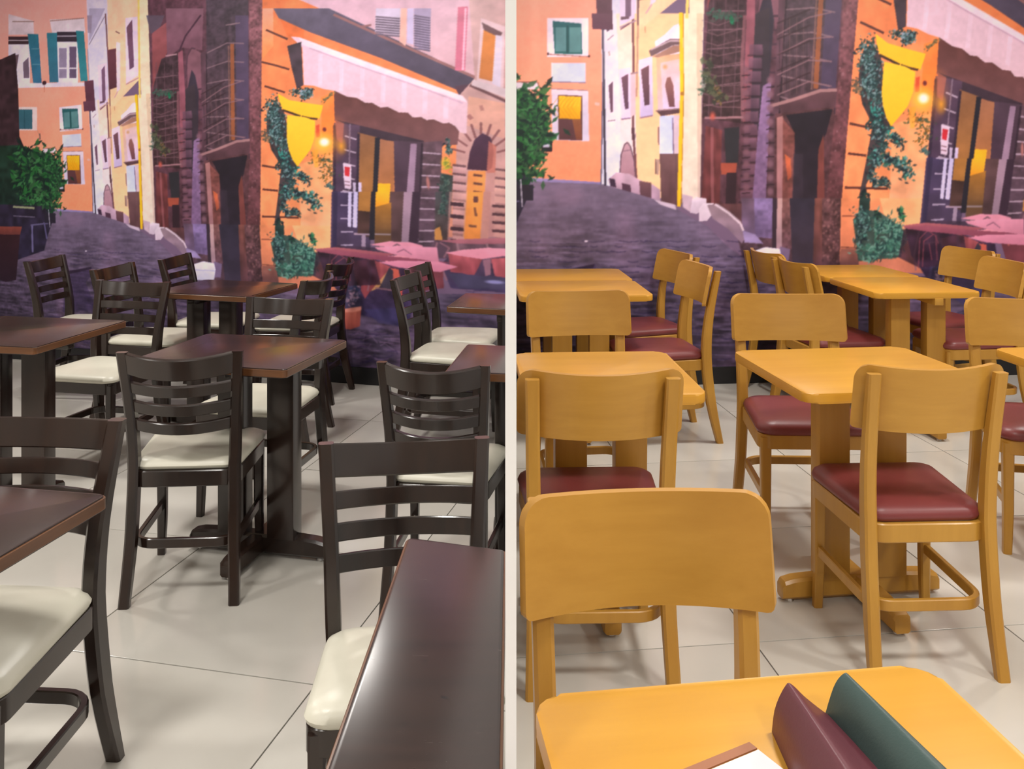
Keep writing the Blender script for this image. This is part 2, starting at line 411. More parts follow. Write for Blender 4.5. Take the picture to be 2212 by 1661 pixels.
def paint_print():
    PRINT[:] = (120, 100, 120)
    # --- far left orange house
    poly('L1', [(-300, -300), (620, -300), (668, 1520), (-300, 1560)], (242, 178, 164), (254, 156, 108), n1=.03, n2=.015)
    poly('L1', [(60, 100), (240, 150), (245, 250), (60, 250)], (222, 208, 205)); line('L1', [(90, 155), (245, 155)], 8, (150, 120, 110))
    poly('L1', [(355, 140), (605, 130), (612, 235), (375, 240)], (226, 214, 212)); line('L1', [(360, 150), (600, 130)], 8, (165, 130, 120))
    rect('L1', 60, 262, 215, 605, (226, 222, 232)); rect('L1', 60, 262, 205, 318, (70, 50, 55)); line('L1', [(60, 290), (205, 290)], 8, (190, 180, 180))
    poly('L1', [(90, 400), (135, 390), (110, 560), (90, 560)], (110, 90, 95)); poly('L1', [(165, 450), (205, 410), (210, 560), (170, 560)], (120, 105, 115))
    poly('L1', [(198, 243), (275, 245), (300, 598), (238, 595)], (52, 120, 132), (60, 115, 140)); line('L1', [(225, 350), (285, 350)], 5, (110, 160, 165)); line('L1', [(232, 462), (290, 462)], 5, (110, 160, 165))
    rect('L1', 408, 225, 560, 605, (230, 226, 236)); rect('L1', 408, 228, 552, 300, (62, 52, 62)); line('L1', [(410, 260), (550, 258)], 8, (185, 180, 185))
    rect('L1', 424, 345, 478, 560, (150, 140, 158)); rect('L1', 498, 335, 548, 560, (105, 90, 110)); line('L1', [(425, 490), (550, 490)], 10, (232, 228, 236)); line('L1', [(488, 340), (490, 570)], 16, (236, 232, 240))
    poly('L1', [(335, 236), (408, 235), (420, 590), (356, 592)], (56, 128, 138), (66, 122, 140)); poly('L1', [(545, 220), (602, 224), (630, 580), (578, 584)], (48, 128, 132), (60, 138, 140))
    poly('L1', [(130, 598), (622, 592), (622, 618), (130, 632)], (228, 220, 226)); ell('L1', 318, 595, 18, 18, (70, 45, 50))
    line('L1', [(318, 615), (318, 660)], 6, (190, 120, 90)); line('L1', [(285, 960), (287, 1000)], 12, (120, 100, 90)); line('L1', [(255, 900), (285, 985)], 4, (190, 150, 120))
    rect('L1', 110, 768, 266, 936, (236, 214, 200)); rect('L1', 110, 785, 232, 926, (60, 112, 118), (62, 108, 118)); rect('L1', 172, 785, 178, 926, (45, 92, 100))
    rect('R1', 285, 135, 592, 425, (232, 222, 226)); poly('R1', [(324, 156), (540, 176), (546, 406), (340, 402)], (44, 98, 98), (50, 108, 102))
    rect('R1', 345, 205, 425, 385, (94, 142, 138), n2=.06); rect('R1', 450, 205, 535, 390, (92, 140, 134), n2=.06); rect('R1', 430, 190, 444, 398, (36, 82, 80))
    line('R1', [(282, 405), (600, 425)], 8, (176, 120, 105)); ell('R1', 290, 402, 9, 12, (80, 50, 50)); ell('R1', 597, 420, 9, 12, (80, 50, 50))
    rect('R1', 318, 470, 572, 612, (206, 216, 230), (198, 208, 224)); line('R1', [(318, 612), (574, 618)], 9, (150, 130, 140)); line('R1', [(318, 470), (318, 610)], 6, (235, 228, 226))
    line('R1', [(315, 664), (585, 676)], 10, (170, 130, 120)); poly('R1', [(316, 668), (590, 680), (598, 1056), (322, 1046)], (222, 210, 216), (214, 208, 222))
    poly('R1', [(362, 708), (546, 716), (548, 1050), (370, 1044)], (110, 74, 74), (92, 58, 60)); poly('R1', [(370, 716), (536, 724), (534, 890), (374, 886)], (250, 196, 40), (240, 176, 20))
    for k in range(6):
        line('R1', [(372 + k * 30, 720), (372 + k * 30 - 60, 800), (372 + k * 30, 886)], 4, (214, 130, 10), a=.6)
        line('R1', [(362 + k * 30, 800), (392 + k * 30, 722)], 4, (252, 214, 90), a=.6)
    poly('R1', [(470, 890), (536, 890), (544, 1045), (500, 1045)], (150, 96, 60), (120, 70, 50)); poly('R1', [(236, 1018), (322, 1022), (320, 1136), (238, 1132)], (44, 38, 44)); poly('R1', [(250, 1034), (306, 1036), (302, 1100), (252, 1100)], (196, 196, 206))
    poly('R1', [(640, 765), (676, 768), (676, 790), (640, 786)], (228, 190, 170))
    poly('R1', [(30, 610), (215, 616), (222, 668), (30, 670)], (216, 206, 206)); line('R1', [(30, 612), (214, 616), (222, 650)], 9, (150, 96, 84))
    poly('R1', [(0, 1318), (692, 1362), (720, 1400), (0, 1400)], (168, 158, 196), (120, 108, 150))
    # --- white and cream house
    poly('L1', [(612, -300), (770, -300), (800, 1480), (668, 1530)], (214, 206, 216), (214, 220, 236), n1=.03)
    poly('R1', [(690, 100), (930, 100), (952, 1330), (750, 1410), (692, 1385)], (226, 222, 226), (220, 226, 240), n1=.02)
    poly('R1', [(800, 100), (926, 100), (950, 1330), (840, 1340)], (246, 220, 186), (226, 220, 220), n1=.02)
    poly('L1', [(640, 60), (755, 60), (640, 300)], (178, 172, 190)); line('L1', [(750, 120), (640, 320)], 8, (150, 140, 150))
    poly('L1', [(625, 110), (660, 110), (655, 240), (630, 235)], (160, 150, 165))
    poly('R1', [(926, 100), (1290, 100), (1290, 1480), (1080, 1480), (955, 1360)], (250, 206, 150), (244, 206, 150), n1=.03, n2=.02)
    poly('L1', [(765, -300), (1000, -300), (1010, 560), (800, 780), (780, 700)], (250, 206, 170), (250, 210, 158), n1=.03)
    line('L1', [(757, 100), (772, 360), (790, 760)], 11, (120, 84, 84)); line('R1', [(925, 120), (932, 700), (925, 960), (950, 1330)], 17, (118, 74, 76)); line('R1', [(925, 960), (930, 1040)], 24, (92, 60, 66))
    line('L1', [(790, 760), (800, 1100)], 9, (150, 110, 100), a=.6)
    poly('L1', [(900, 130), (985, 120), (992, 540), (905, 600)], (232, 216, 232), (230, 210, 228)); poly('L1', [(908, 196), (948, 140), (962, 480), (930, 500)], (120, 86, 100), (110, 80, 100)); line('L1', [(905, 605), (1000, 555)], 9, (190, 150, 150))
    poly('L1', [(768, 360), (832, 346), (838, 626), (785, 644)], (112, 70, 76), (96, 58, 66)); poly('L1', [(834, 300), (862, 310), (862, 640), (838, 660)], (240, 220, 224)); line('L1', [(822, 700), (845, 655)], 7, (200, 160, 160))
    poly('L1', [(700, 470), (768, 450), (775, 730), (715, 770)], (222, 206, 222)); poly('L1', [(728, 500), (752, 470), (758, 720), (735, 740)], (122, 92, 112)); line('L1', [(715, 780), (780, 740)], 8, (170, 140, 150))
    line('L1', [(830, 225), (858, 240)], 8, (110, 80, 80)); poly('L1', [(745, 1010), (790, 990), (800, 1190), (745, 1210)], (216, 186, 186)); line('L1', [(735, 1005), (800, 985)], 8, (160, 130, 130))
    poly('R1', [(735, 610), (800, 590), (800, 880), (745, 900)], (228, 220, 226)); poly('R1', [(742, 640), (776, 606), (776, 836), (758, 842)], (108, 78, 92)); line('R1', [(740, 905), (790, 898)], 8, (160, 130, 130))
    poly('R1', [(820, 520), (905, 506), (908, 880), (840, 892)], (226, 208, 226), (214, 200, 226)); poly('R1', [(838, 580), (888, 552), (892, 812), (866, 818)], (116, 82, 92), (92, 66, 80)); line('R1', [(838, 892), (908, 882)], 10, (140, 110, 130))
    poly('R1', [(835, 125), (895, 125), (895, 140), (835, 150)], (110, 80, 90)); line('R1', [(832, 220), (900, 176)], 9, (120, 80, 84)); poly('R1', [(725, 200), (762, 190), (762, 215), (730, 240)], (90, 66, 80)); line('R1', [(735, 300), (780, 262)], 8, (170, 140, 140)); line('R1', [(745, 385), (750, 415)], 10, (190, 160, 140))
    poly('R1', [(968, 450), (1068, 420), (1078, 868), (978, 880)], (236, 214, 226), (206, 192, 220)); poly('R1', [(984, 520), (1044, 488), (1050, 782), (1012, 790)], (122, 86, 90), (92, 64, 74)); line('R1', [(978, 882), (1072, 864)], 10, (150, 116, 130))
    line('R1', [(1015, 200), (1018, 245)], 9, (200, 160, 120))
    # doorway with canopy
    poly('R1', [(1090, 310), (1160, 260), (1230, 190), (1290, 170), (1290, 430), (1100, 430)], (240, 226, 238))
    poly('R1', [(1100, 420), (1280, 400), (1276, 830), (1112, 840)], (226, 178, 130), (220, 196, 200)); poly('R1', [(1130, 470), (1276, 440), (1276, 810), (1150, 815)], (222, 190, 176), (226, 206, 226))
    poly('R1', [(1165, 640), (1180, 580), (1205, 575), (1228, 640), (1238, 800), (1196, 800)], (150, 104, 92), (116, 76, 80)); ell('R1', 1165, 500, 26, 26, (206, 160, 110), .8)
    poly('R1', [(1044, 378), (1200, 292), (1290, 290), (1290, 332), (1225, 338), (1060, 424)], (116, 92, 92)); line('R1', [(1060, 372), (1205, 304), (1290, 306)], 12, (190, 166, 166)); poly('R1', [(1070, 424), (1225, 340), (1290, 336), (1285, 385), (1110, 430)], (170, 130, 110))
    poly('R1', [(1098, 828), (1276, 808), (1276, 845), (1135, 868)], (98, 70, 72)); line('R1', [(1095, 828), (1276, 812)], 9, (150, 120, 120))
    poly('R1', [(1125, 868), (1228, 862), (1226, 1152), (1126, 1152)], (204, 214, 244), (214, 226, 250)); poly('R1', [(1228, 862), (1276, 860), (1272, 1152), (1226, 1152)], (216, 196, 200)); line('R1', [(1222, 880), (1228, 1150)], 8, (120, 100, 120))
    poly('R1', [(1124, 1150), (1274, 1150), (1272, 1540), (1136, 1510)], (112, 84, 82), (92, 64, 66), nv=.08); line('R1', [(1115, 950), (1118, 1080)], 10, (130, 96, 96)); poly('R1', [(1090, 1190), (1124, 1190), (1118, 1310), (1092, 1300)], (180, 150, 130)); line('R1', [(1094, 1190), (1096, 1300)], 9, (130, 100, 90))
    poly('R1', [(830, 1290), (836, 1160), (862, 1080), (884, 1064), (906, 1094), (934, 1200), (944, 1326)], (190, 156, 160), (172, 132, 140)); line('R1', [(828, 1290), (836, 1160), (862, 1080), (884, 1064), (906, 1094), (934, 1200), (944, 1326)], 9, (110, 84, 92)); line('R1', [(852, 1130), (915, 1120)], 6, (140, 110, 120))
    poly('R1', [(740, 1340), (800, 1290), (900, 1300), (985, 1350), (1075, 1380), (1130, 1420), (1130, 1510), (960, 1470), (760, 1410)], (202, 174, 184), (168, 140, 156), n2=.08)
    poly('R1', [(748, 1332), (790, 1340), (800, 1402), (756, 1392)], (64, 46, 66)); poly('R1', [(842, 1368), (908, 1384), (910, 1452), (846, 1440)], (86, 58, 74)); poly('R1', [(972, 1352), (1064, 1366), (1062, 1496), (980, 1476)], (114, 82, 84), (84, 58, 66))
    poly('R1', [(1280, 100), (1440, 100), (1432, 1500), (1290, 1480)], (238, 224, 182), (228, 212, 190), n1=.02); poly('L1', [(985, -300), (1060, -300), (1100, 1560), (1040, 1640)], (240, 226, 176), (228, 216, 190), n1=.02)
    poly('R1', [(1400, 100), (1446, 100), (1436, 1500), (1410, 1500)], (214, 190, 150), (200, 176, 160), a=.7)
    line('R1', [(1284, 100), (1290, 690), (1268, 1540)], 26, (246, 198, 40)); line('R1', [(1302, 100), (1304, 690), (1286, 1530)], 6, (170, 120, 30)); line('L1', [(990, -300), (1003, 700)], 14, (244, 210, 110)); ell('R1', 1292, 700, 16, 18, (170, 120, 50))
    # --- dark stone house
    poly('L1', [(1050, -300), (1900, -300), (1880, 1700), (1115, 1640)], (120, 92, 104), (88, 64, 72), n1=.12, n2=.14, n3=.1, nv=.12)
    poly('L1', [(1050, 110), (1180, 110), (1130, 250), (1080, 240)], (110, 106, 118)); poly('L1', [(1090, 240), (1260, 110), (1320, 110), (1180, 420), (1150, 600), (1095, 640)], (168, 112, 112), (140, 88, 88), n2=.1)
    poly('L1', [(1190, 60), (1460, 60), (1450, 360), (1300, 340), (1200, 420)], (150, 122, 134), (136, 104, 116), n2=.08); line('L1', [(1440, 110), (1330, 260), (1285, 370)], 12, (84, 60, 76))
    poly('L1', [(1160, 420), (1275, 390), (1290, 1210), (1100, 1190), (1100, 620)], (78, 66, 72), (70, 54, 56), n2=.2, n3=.15)
    line('L1', [(1190, 402), (1268, 390)], 9, (190, 170, 170))
    for k in range(7): line('L1', [(1105, 560 + k * 95), (1275, 540 + k * 92)], 6, (150, 130, 134), a=.7)
    for k in range(3): line('L1', [(1120 + k * 60, 450), (1130 + k * 60, 1180)], 5, (110, 92, 98), a=.8)
    for k in range(9): line('R1', [(1440, 150 + k * 78), (1560, 190 + k * 76), (1730, 130 + k * 84)], 7, (158, 134, 136), a=.55)
    leaves('R1', [(1450, 540), (1470, 620), (1430, 700)], 30, 70, [(96, 120, 96), (60, 84, 66), (150, 166, 150)], (14, 6)); leaves('R1', [(1540, 660), (1580, 740)], 40, 60, [(126, 116, 70), (86, 84, 56), (150, 140, 96)], (14, 6))
    leaves('L1', [(1110, 660), (1240, 670)], 26, 60, [(70, 96, 84), (66, 120, 96), (90, 96, 90)], (12, 6)); leaves('L1', [(1120, 900), (1130, 1050), (1200, 1100)], 34, 70, [(70, 92, 66), (96, 110, 80), (60, 70, 56)], (14, 8))
    leaves('R1', [(1660, 130), (1670, 170)], 14, 20, [(30, 120, 80), (40, 150, 100)], (14, 8))
    poly('L1', [(1345, 400), (1380, 340), (1440, 380), (1460, 520), (1440, 720), (1400, 560), (1345, 640)], (148, 116, 124), (128, 98, 108), n2=.08); line('L1', [(1330, 560), (1345, 400), (1375, 345), (1400, 350)], 10, (96, 74, 86))
    poly('L1', [(1345, 640), (1375, 500), (1400, 540), (1425, 660), (1420, 980), (1380, 1240), (1340, 1190), (1320, 900)], (66, 64, 76), (58, 54, 66), n2=.06)
    poly('R1', [(1800, 140), (1880, 80), (1945, 60), (1945, 560), (1900, 760), (1870, 1000), (1830, 900)], (70, 66, 72), (60, 56, 66), n2=.06)
    poly('L1', [(1278, 380), (1310, 360), (1330, 700), (1335, 1210), (1300, 1210)], (170, 118, 130), (140, 92, 98), n2=.1); line('R1', [(1760, 120), (1738, 480), (1745, 900)], 24, (150, 112, 116), a=.8)
    for k in range(12):
        y = 800 + k * 70
        poly('L1', [(1310, y), (1375, y - 6), (1380, y + 50), (1312, y + 54)], (134, 108, 124), (98, 76, 92), n2=.15, a=.75); line('L1', [(1305, y + 58), (1385, y + 54)], 9, (58, 44, 54), a=.7)
    for k in range(14): line('L1', [(1425, 640 + k * 74), (1480, 635 + k * 74)], 11, (80, 62, 74)); 
    poly('L1', [(1390, 1010), (1432, 980), (1445, 1700), (1372, 1700), (1380, 1250)], (146, 130, 166), (128, 112, 146), n2=.12, n3=.08)
    poly('L1', [(1440, 380), (1490, 360), (1500, 1120), (1480, 1700), (1450, 1700), (1450, 900)], (104, 84, 94), (90, 70, 78), n2=.15); line('L1', [(1484, 380), (1490, 1700)], 10, (52, 42, 52))
    poly('L1', [(1210, 1240), (1285, 1230), (1290, 1430), (1230, 1430)], (52, 56, 60)); poly('L1', [(1200, 1420), (1285, 1420), (1280, 1480), (1210, 1480)], (170, 96, 72)); poly('L1', [(1120, 1230), (1200, 1250), (1210, 1640), (1120, 1620)], (118, 72, 70), (104, 62, 62), nv=.15, n2=.15)
    line('L1', [(1150, 1240), (1175, 1640)], 14, (170, 120, 120), a=.6); line('L1', [(1115, 1190), (1300, 1180)], 11, (168, 140, 140)); ell('L1', 1150, 1180, 20, 30, (200, 110, 90), .8); poly('L1', [(1235, 1470), (1285, 1470), (1290, 1660), (1240, 1660)], (56, 42, 50))
    # barred bay window
    poly('L1', [(1478, -100), (1780, -100), (1785, 1000), (1700, 1010), (1490, 1090)], (86, 82, 92), (84, 70, 76), n2=.12, n3=.1, nv=.1)
    poly('L1', [(1688, 110), (1782, 110), (1785, 1000), (1700, 1005)], (98, 92, 116), (84, 78, 100), n2=.06)
    for k in range(7): line('L1', [(1485, 380 + k * 110 + (k > 2) * 20), (1630, 318 + k * 132 - 10), (1750, 312 + k * 135)], 8, (152, 138, 140), a=.75)
    line('L1', [(1620, 180), (1720, 165)], 8, (150, 140, 142)); line('L1', [(1665, 320), (1672, 1000)], 24, (158, 108, 70)); line('L1', [(1640, 330), (1650, 1010)], 8, (132, 110, 100))
    for k in range(9): line('R2', [(150 + k * 26, 130), (155 + k * 25, 700)], 5, (126, 108, 104) if k % 2 else (56, 46, 54), a=.6)
    for k in range(4): line('R2', [(135, 260 + k * 150), (370, 130 + k * 160), (540, 92 + k * 184)], 11, (150, 128, 130), a=.8)
    poly('L1', [(1480, 1110), (1700, 1020), (1790, 1005), (1790, 1120), (1500, 1180)], (108, 84, 88), (86, 66, 72), n2=.12); line('L1', [(1440, 1112), (1560, 1070), (1700, 1014), (1790, 1005)], 16, (172, 146, 140))
    poly('L1', [(1520, 1150), (1790, 1105), (1800, 1240), (1770, 1700), (1560, 1700)], (54, 52, 64), (48, 44, 56), n2=.06); poly('L1', [(1495, 1190), (1525, 1160), (1560, 1300), (1595, 1700), (1492, 1700)], (140, 104, 104), (150, 96, 84), n2=.12)
    poly('L1', [(1530, 1370), (1560, 1370), (1600, 1500), (1598, 1700), (1560, 1700)], (196, 112, 70), (150, 80, 62)); poly('L1', [(1705, 1400), (1760, 1390), (1775, 1700), (1705, 1700)], (124, 76, 66), (110, 64, 60), nv=.1)
    poly('R2', [(130, 880), (190, 870), (260, 1000), (240, 1300), (150, 1700), (120, 1700)], (140, 112, 110), (128, 88, 80), n2=.12); poly('R2', [(190, 1160), (232, 1180), (236, 1320), (210, 1350)], (206, 120, 80), (170, 96, 70))
    poly('R2', [(120, 850), (560, 800), (600, 1700), (100, 1700)], (92, 68, 70), (84, 62, 66), n2=.2, n3=.15)
    poly('R2', [(130, 880), (175, 866), (190, 930), (172, 1700), (130, 1700)], (178, 142, 132), (164, 134, 136), n2=.08)
    poly('R2', [(178, 890), (265, 990), (256, 1300), (238, 1700), (172, 1700)], (140, 96, 86), (116, 80, 74), n2=.18, n3=.12); poly('R2', [(190, 1150), (235, 1185), (240, 1320), (214, 1352)], (214, 126, 80), (170, 100, 74), n2=.1)
    poly('R2', [(200, 860), (548, 815), (500, 1000), (445, 1100), (426, 1700), (238, 1700), (262, 1300), (268, 1000)], (42, 38, 48), (52, 48, 60), n2=.1); poly('R2', [(255, 1150), (330, 1150), (325, 1700), (240, 1700)], (64, 60, 70), (60, 56, 70), n2=.1, a=.6)
    poly('R2', [(442, 1120), (482, 1000), (492, 1700), (425, 1700)], (126, 80, 70), (112, 70, 66), nv=.15)
    for k in range(9):
        ell('R2', 82, 600 + k * 104, 34, 40, (136, 112, 122), .6, .9); ell('R2', 40, 660 + k * 104, 20, 30, (150, 136, 168), .8, .6); line('R2', [(55, 654 + k * 104), (112, 650 + k * 104)], 10, (52, 40, 48), a=.8)
    for k in range(11):
        ell('R1', 1772, 520 + k * 88, 34, 36, (132, 104, 112), .6, .85); line('R1', [(1740, 566 + k * 88), (1800, 560 + k * 88)], 10, (56, 40, 46), a=.8)
    for k in range(5): line('R2', [(135, 175 + k * 118), (380, 70 + k * 118)], 12, (60, 44, 50), a=.7)
    # corner pillar
    poly('L1', [(1785, -200), (1895, -200), (1872, 1700), (1775, 1700), (1795, 1000)], (150, 112, 116), (98, 68, 70), n2=.16, n3=.18)
    speck('L1', [(1785, -200), (1895, -200), (1872, 1700), (1775, 1700)], 420, [(190, 160, 164), (90, 62, 70), (170, 130, 132), (70, 48, 54)], 2.6, .5)
    r = mask(tp('L1', [(1050, -300), (1900, -300), (1880, 1700), (1115, 1640)])); v = PRINT[r[0]]; v[r[1]] *= np.array((.93, .84, .84), np.float32)
    # --- orange cafe corner
    poly('L2', [(222, -100), (620, -100), (1650, 640), (1620, 1700), (205, 1700)], (234, 130, 76), (244, 156, 100), n1=.08, n2=.06)
    poly('L2', [(222, 60), (300, 60), (300, 330), (222, 420)], (250, 178, 150), (246, 150, 80), a=.8); poly('L2', [(340, 110), (520, 150), (520, 300), (400, 260)], (236, 120, 60), n2=.08, a=.7)
    poly('L2', [(480, 1180), (740, 1100), (735, 1700), (500, 1700)], (240, 166, 104), (246, 184, 136), n1=.08, n2=.08, a=.85); poly('L2', [(640, 700), (780, 640), (790, 1000), (650, 1000)], (240, 138, 60), (236, 120, 56), a=.8)
    for p in ([(250, 215), (330, 250), (400, 280)], [(218, 445), (320, 470), (412, 497)], [(240, 618), (380, 662)], [(222, 1188), (335, 1206)], [(225, 1358), (330, 1368)], [(222, 1553), (320, 1556), (480, 1562)]): line('L2', p, 12, (92, 56, 48))
    line('R4', [(625, 90), (730, 92)], 10, (140, 84, 64)); line('R4', [(610, 325), (735, 330)], 8, (110, 66, 56)); poly('R4', [(612, 330), (740, 330), (740, 440), (600, 440)], (150, 100, 84), (110, 76, 76), n2=.12)
    # eaves, upper facade
    poly('L2', [(400, -300), (2300, -300), (2300, 900), (1760, 570), (735, 105), (400, -40)], (214, 184, 194), (216, 176, 170), n1=.04)
    poly('L2', [(300, 60), (700, 60), (1765, 560), (1725, 625), (1605, 640), (1080, 420), (560, 230), (340, 130)], (104, 98, 112), (84, 76, 88), n1=.06, n2=.06); line('L2', [(735, 105), (1100, 270), (1440, 420), (1770, 565)], 14, (150, 110, 104))
    poly('L2', [(1600, 620), (1725, 600), (1700, 720), (1630, 680)], (90, 66, 76))
    poly('L2', [(1036, 60), (1215, 60), (1206, 255), (1030, 235)], (206, 196, 206))
    for k in range(8): line('L2', [(1036, 120 + k * 18), (1206, 134 + k * 18)], 9, (112, 100, 110))
    poly('L2', [(1215, 60), (1258, 60), (1250, 330), (1205, 300)], (238, 190, 166)); poly('L2', [(1310, 60), (1432, 60), (1420, 375), (1310, 330)], (172, 160, 180))
    for k in range(14): line('L2', [(1312, 112 + k * 18), (1424, 130 + k * 18)], 8, (108, 98, 112))
    line('L2', [(930, 190), (1000, 180)], 10, (150, 110, 104)); poly('L2', [(1262, 60), (1308, 60), (1306, 320), (1258, 310)], (206, 196, 216)); line('L2', [(1660, 60), (1640, 495)], 42, (206, 120, 136)); line('L2', [(1680, 60), (1660, 500)], 8, (238, 190, 196))
    poly('L2', [(1690, -200), (2400, -200), (2400, 1700), (1600, 1700), (1620, 700), (1745, 560)], (206, 176, 166), (196, 150, 136), n1=.06, n2=.06)
    poly('L2', [(1790, 130), (1965, 190), (1950, 640), (1760, 580)], (222, 196, 190)); poly('L2', [(1810, 210), (1900, 260), (1870, 585), (1776, 560)], (216, 138, 66), (196, 126, 70)); poly('L2', [(1796, 160), (1945, 235), (1925, 270), (1810, 215)], (112, 84, 84)); poly('L2', [(1895, 250), (1945, 260), (1930, 630), (1870, 600)], (216, 206, 210))
    line('L2', [(1715, 612), (1950, 718), (2200, 820)], 14, (112, 80, 80)); poly('L2', [(1735, 570), (1980, 640), (1990, 710), (1720, 610)], (214, 196, 190)); poly('L2', [(1700, 690), (1960, 740), (1960, 1000), (1690, 900)], (230, 176, 140), (216, 164, 140), a=.7); line('L2', [(1700, 830), (1720, 850)], 20, (170, 120, 110)); line('L2', [(1790, 760), (1800, 790)], 14, (180, 130, 116))
    # rusticated portal on the far right
    for k in range(11):
        y = 1190 + k * 62
        poly('L2', [(1588, y), (1690, y + 14), (1690, y + 60), (1585, y + 52)], (222, 180, 170), (190, 144, 138), n2=.08); line('L2', [(1590, y - 6), (1678, y + 4)], 12, (96, 68, 72), a=.8)
        poly('L2', [(1890, y + 30), (2200, y + 70), (2200, y + 118), (1885, y + 74)], (214, 170, 150), (186, 140, 130), n2=.08); line('L2', [(1895, y + 24), (1965, y + 32), (2200, y + 64)], 11, (110, 78, 80), a=.8)
    for k in range(9):
        an = math.pi * (1.08 + k * .105); cx_, cy_ = 1790, 1130
        line('L2', [(cx_ + 120 * math.cos(an), cy_ + 150 * math.sin(an)), (cx_ + 215 * math.cos(an), cy_ + 250 * math.sin(an))], 10, (140, 96, 92))
    poly('L2', [(1690, 1215), (1710, 1090), (1745, 1000), (1800, 955), (1860, 985), (1882, 1080), (1870, 1200), (1840, 1225)], (84, 58, 76), (72, 46, 60)); poly('L2', [(1845, 1010), (1900, 1050), (1890, 1300), (1830, 1240)], (196, 120, 100), a=.8)
    poly('L2', [(1698, 1225), (1825, 1225), (1800, 1700), (1660, 1700)], (226, 150, 84), (236, 160, 76), n2=.05)
    for k in range(5): line('L2', [(1740, 1255 + k * 60), (1795, 1262 + k * 60)], 12, (110, 72, 60))
    rect('L2', 1738, 1410, 1780, 1460, (96, 66, 66)); poly('L2', [(1825, 1240), (1890, 1240), (1880, 1700), (1800, 1700)], (196, 150, 136), (176, 128, 122))
    # under the awning and cafe front
    poly('L2', [(735, 640), (1640, 900), (1620, 1040), (1390, 1040), (1000, 930), (740, 870)], (100, 64, 58), (122, 86, 84), n2=.06); poly('L2', [(750, 860), (880, 890), (1380, 1010), (1380, 1060), (880, 960), (750, 930)], (70, 56, 64))
    poly('L2', [(735, 880), (920, 900), (915, 1700), (725, 1700)], (92, 72, 86), (66, 52, 72), n2=.08)
    poly('L2', [(905, 950), (1045, 985), (1030, 1700), (900, 1700)], (146, 104, 72), (176, 122, 56), n2=.05); poly('L2', [(1062, 1000), (1172, 1015), (1160, 1700), (1040, 1700)], (166, 116, 84), (186, 120, 60), n2=.05)
    poly('L2', [(1040, 1315), (1140, 1318), (1135, 1480), (1045, 1480)], (248, 186, 44), (244, 176, 40), n1=.02); poly('L2', [(1060, 1480), (1150, 1440), (1150, 1640), (1090, 1650)], (214, 138, 40), (176, 110, 36), n2=.08); poly('L2', [(920, 1400), (1005, 1390), (1000, 1560), (915, 1560)], (206, 142, 50), a=.7)
    poly('L2', [(905, 1520), (1005, 1540), (1000, 1700), (895, 1700)], (90, 62, 54), (70, 50, 50), n2=.2); poly('L2', [(1040, 1600), (1160, 1500), (1190, 1700), (1040, 1700)], (120, 84, 52), n2=.2, a=.7)
    poly('L2', [(1030, 985), (1066, 990), (1042, 1500), (1035, 1700), (998, 1700), (1012, 1400)], (44, 44, 52))
    poly('L2', [(1165, 1010), (1400, 1020), (1360, 1700), (1150, 1700), (1170, 1400)], (88, 70, 80), (66, 48, 60), n2=.06); poly('L2', [(1285, 1030), (1330, 1032), (1290, 1700), (1230, 1700)], (158, 132, 148), (172, 146, 160), n1=.03)
    for k in range(10): line('L2', [(1155, 1520 + k * 18), (1205, 1512 + k * 18)], 6, (140, 100, 70), a=.6)
    poly('L2', [(1372, 1020), (1515, 1010), (1480, 1700), (1345, 1700)], (104, 82, 88), (82, 64, 70), n2=.12, n3=.1); line('L2', [(1368, 1030), (1340, 1700)], 10, (60, 46, 56))
    for k in range(8): line('L2', [(1375 - k * 4, 1095 + k * 82), (1500 - k * 4, 1105 + k * 80)], 8, (176, 156, 164))
    for p in ((1410, 1310, 16, 60), (1400, 1460, 14, 50)): ell('L2', *p, (176, 120, 110), .5)
    for k in range(9): line('L2', [(815 - k * 4, 975 + k * 98), (895 - k * 4, 1000 + k * 96)], 8, (180, 164, 172))
    line('L2', [(850, 890), (838, 1660)], 7, (130, 112, 122)); line('L2', [(912, 960), (896, 1700)], 12, (58, 46, 60)); line('L2', [(740, 900), (735, 1700)], 16, (60, 46, 64))
    poly('R2', [(1360, 930), (1425, 945), (1405, 1160), (1355, 1150)], (214, 196, 204)); poly('R2', [(1370, 960), (1412, 970), (1400, 1050), (1366, 1040)], (196, 52, 60)); line('R2', [(1362, 1090), (1400, 1098)], 7, (130, 90, 100)); line('R2', [(1360, 1120), (1398, 1128)], 7, (130, 90, 100))
    poly('R2', [(1466, 1100), (1490, 1106), (1452, 1520), (1424, 1520)], (214, 200, 222), (204, 196, 230)); poly('R2', [(1424, 1100), (1446, 1104), (1436, 1220), (1416, 1220)], (196, 184, 200)); poly('R2', [(1402, 1330), (1426, 1330), (1410, 1520), (1388, 1520)], (190, 184, 214))
    line('R2', [(1420, 1570), (1700, 1580)], 9, (196, 178, 170)); line('R2', [(1505, 1580), (1498, 1760)], 13, (214, 200, 196)); line('R4', [(1590, 10), (1800, 25)], 8, (180, 160, 150)); 
    # awning
    poly('L2', [(425, 262), (490, 268), (1000, 460), (1660, 688), (1695, 730), (1686, 960), (1640, 950), (1605, 905), (1560, 880), (1520, 886), (1450, 856), (1400, 862), (1360, 838), (1300, 842), (1265, 808), (1200, 806), (1120, 766), (1070, 772), (1010, 738), (960, 738), (900, 702), (830, 694), (742, 652), (660, 638), (590, 615), (520, 610), (508, 340)], (230, 202, 208), (222, 190, 190), n1=.03, n2=.02)
    poly('L2', [(480, 268), (1000, 452), (1660, 688), (1690, 735), (1000, 500), (510, 322)], (246, 228, 228), a=.8); line('L2', [(560, 345), (900, 470), (1280, 600), (1660, 740)], 8, (190, 156, 172), a=.6)
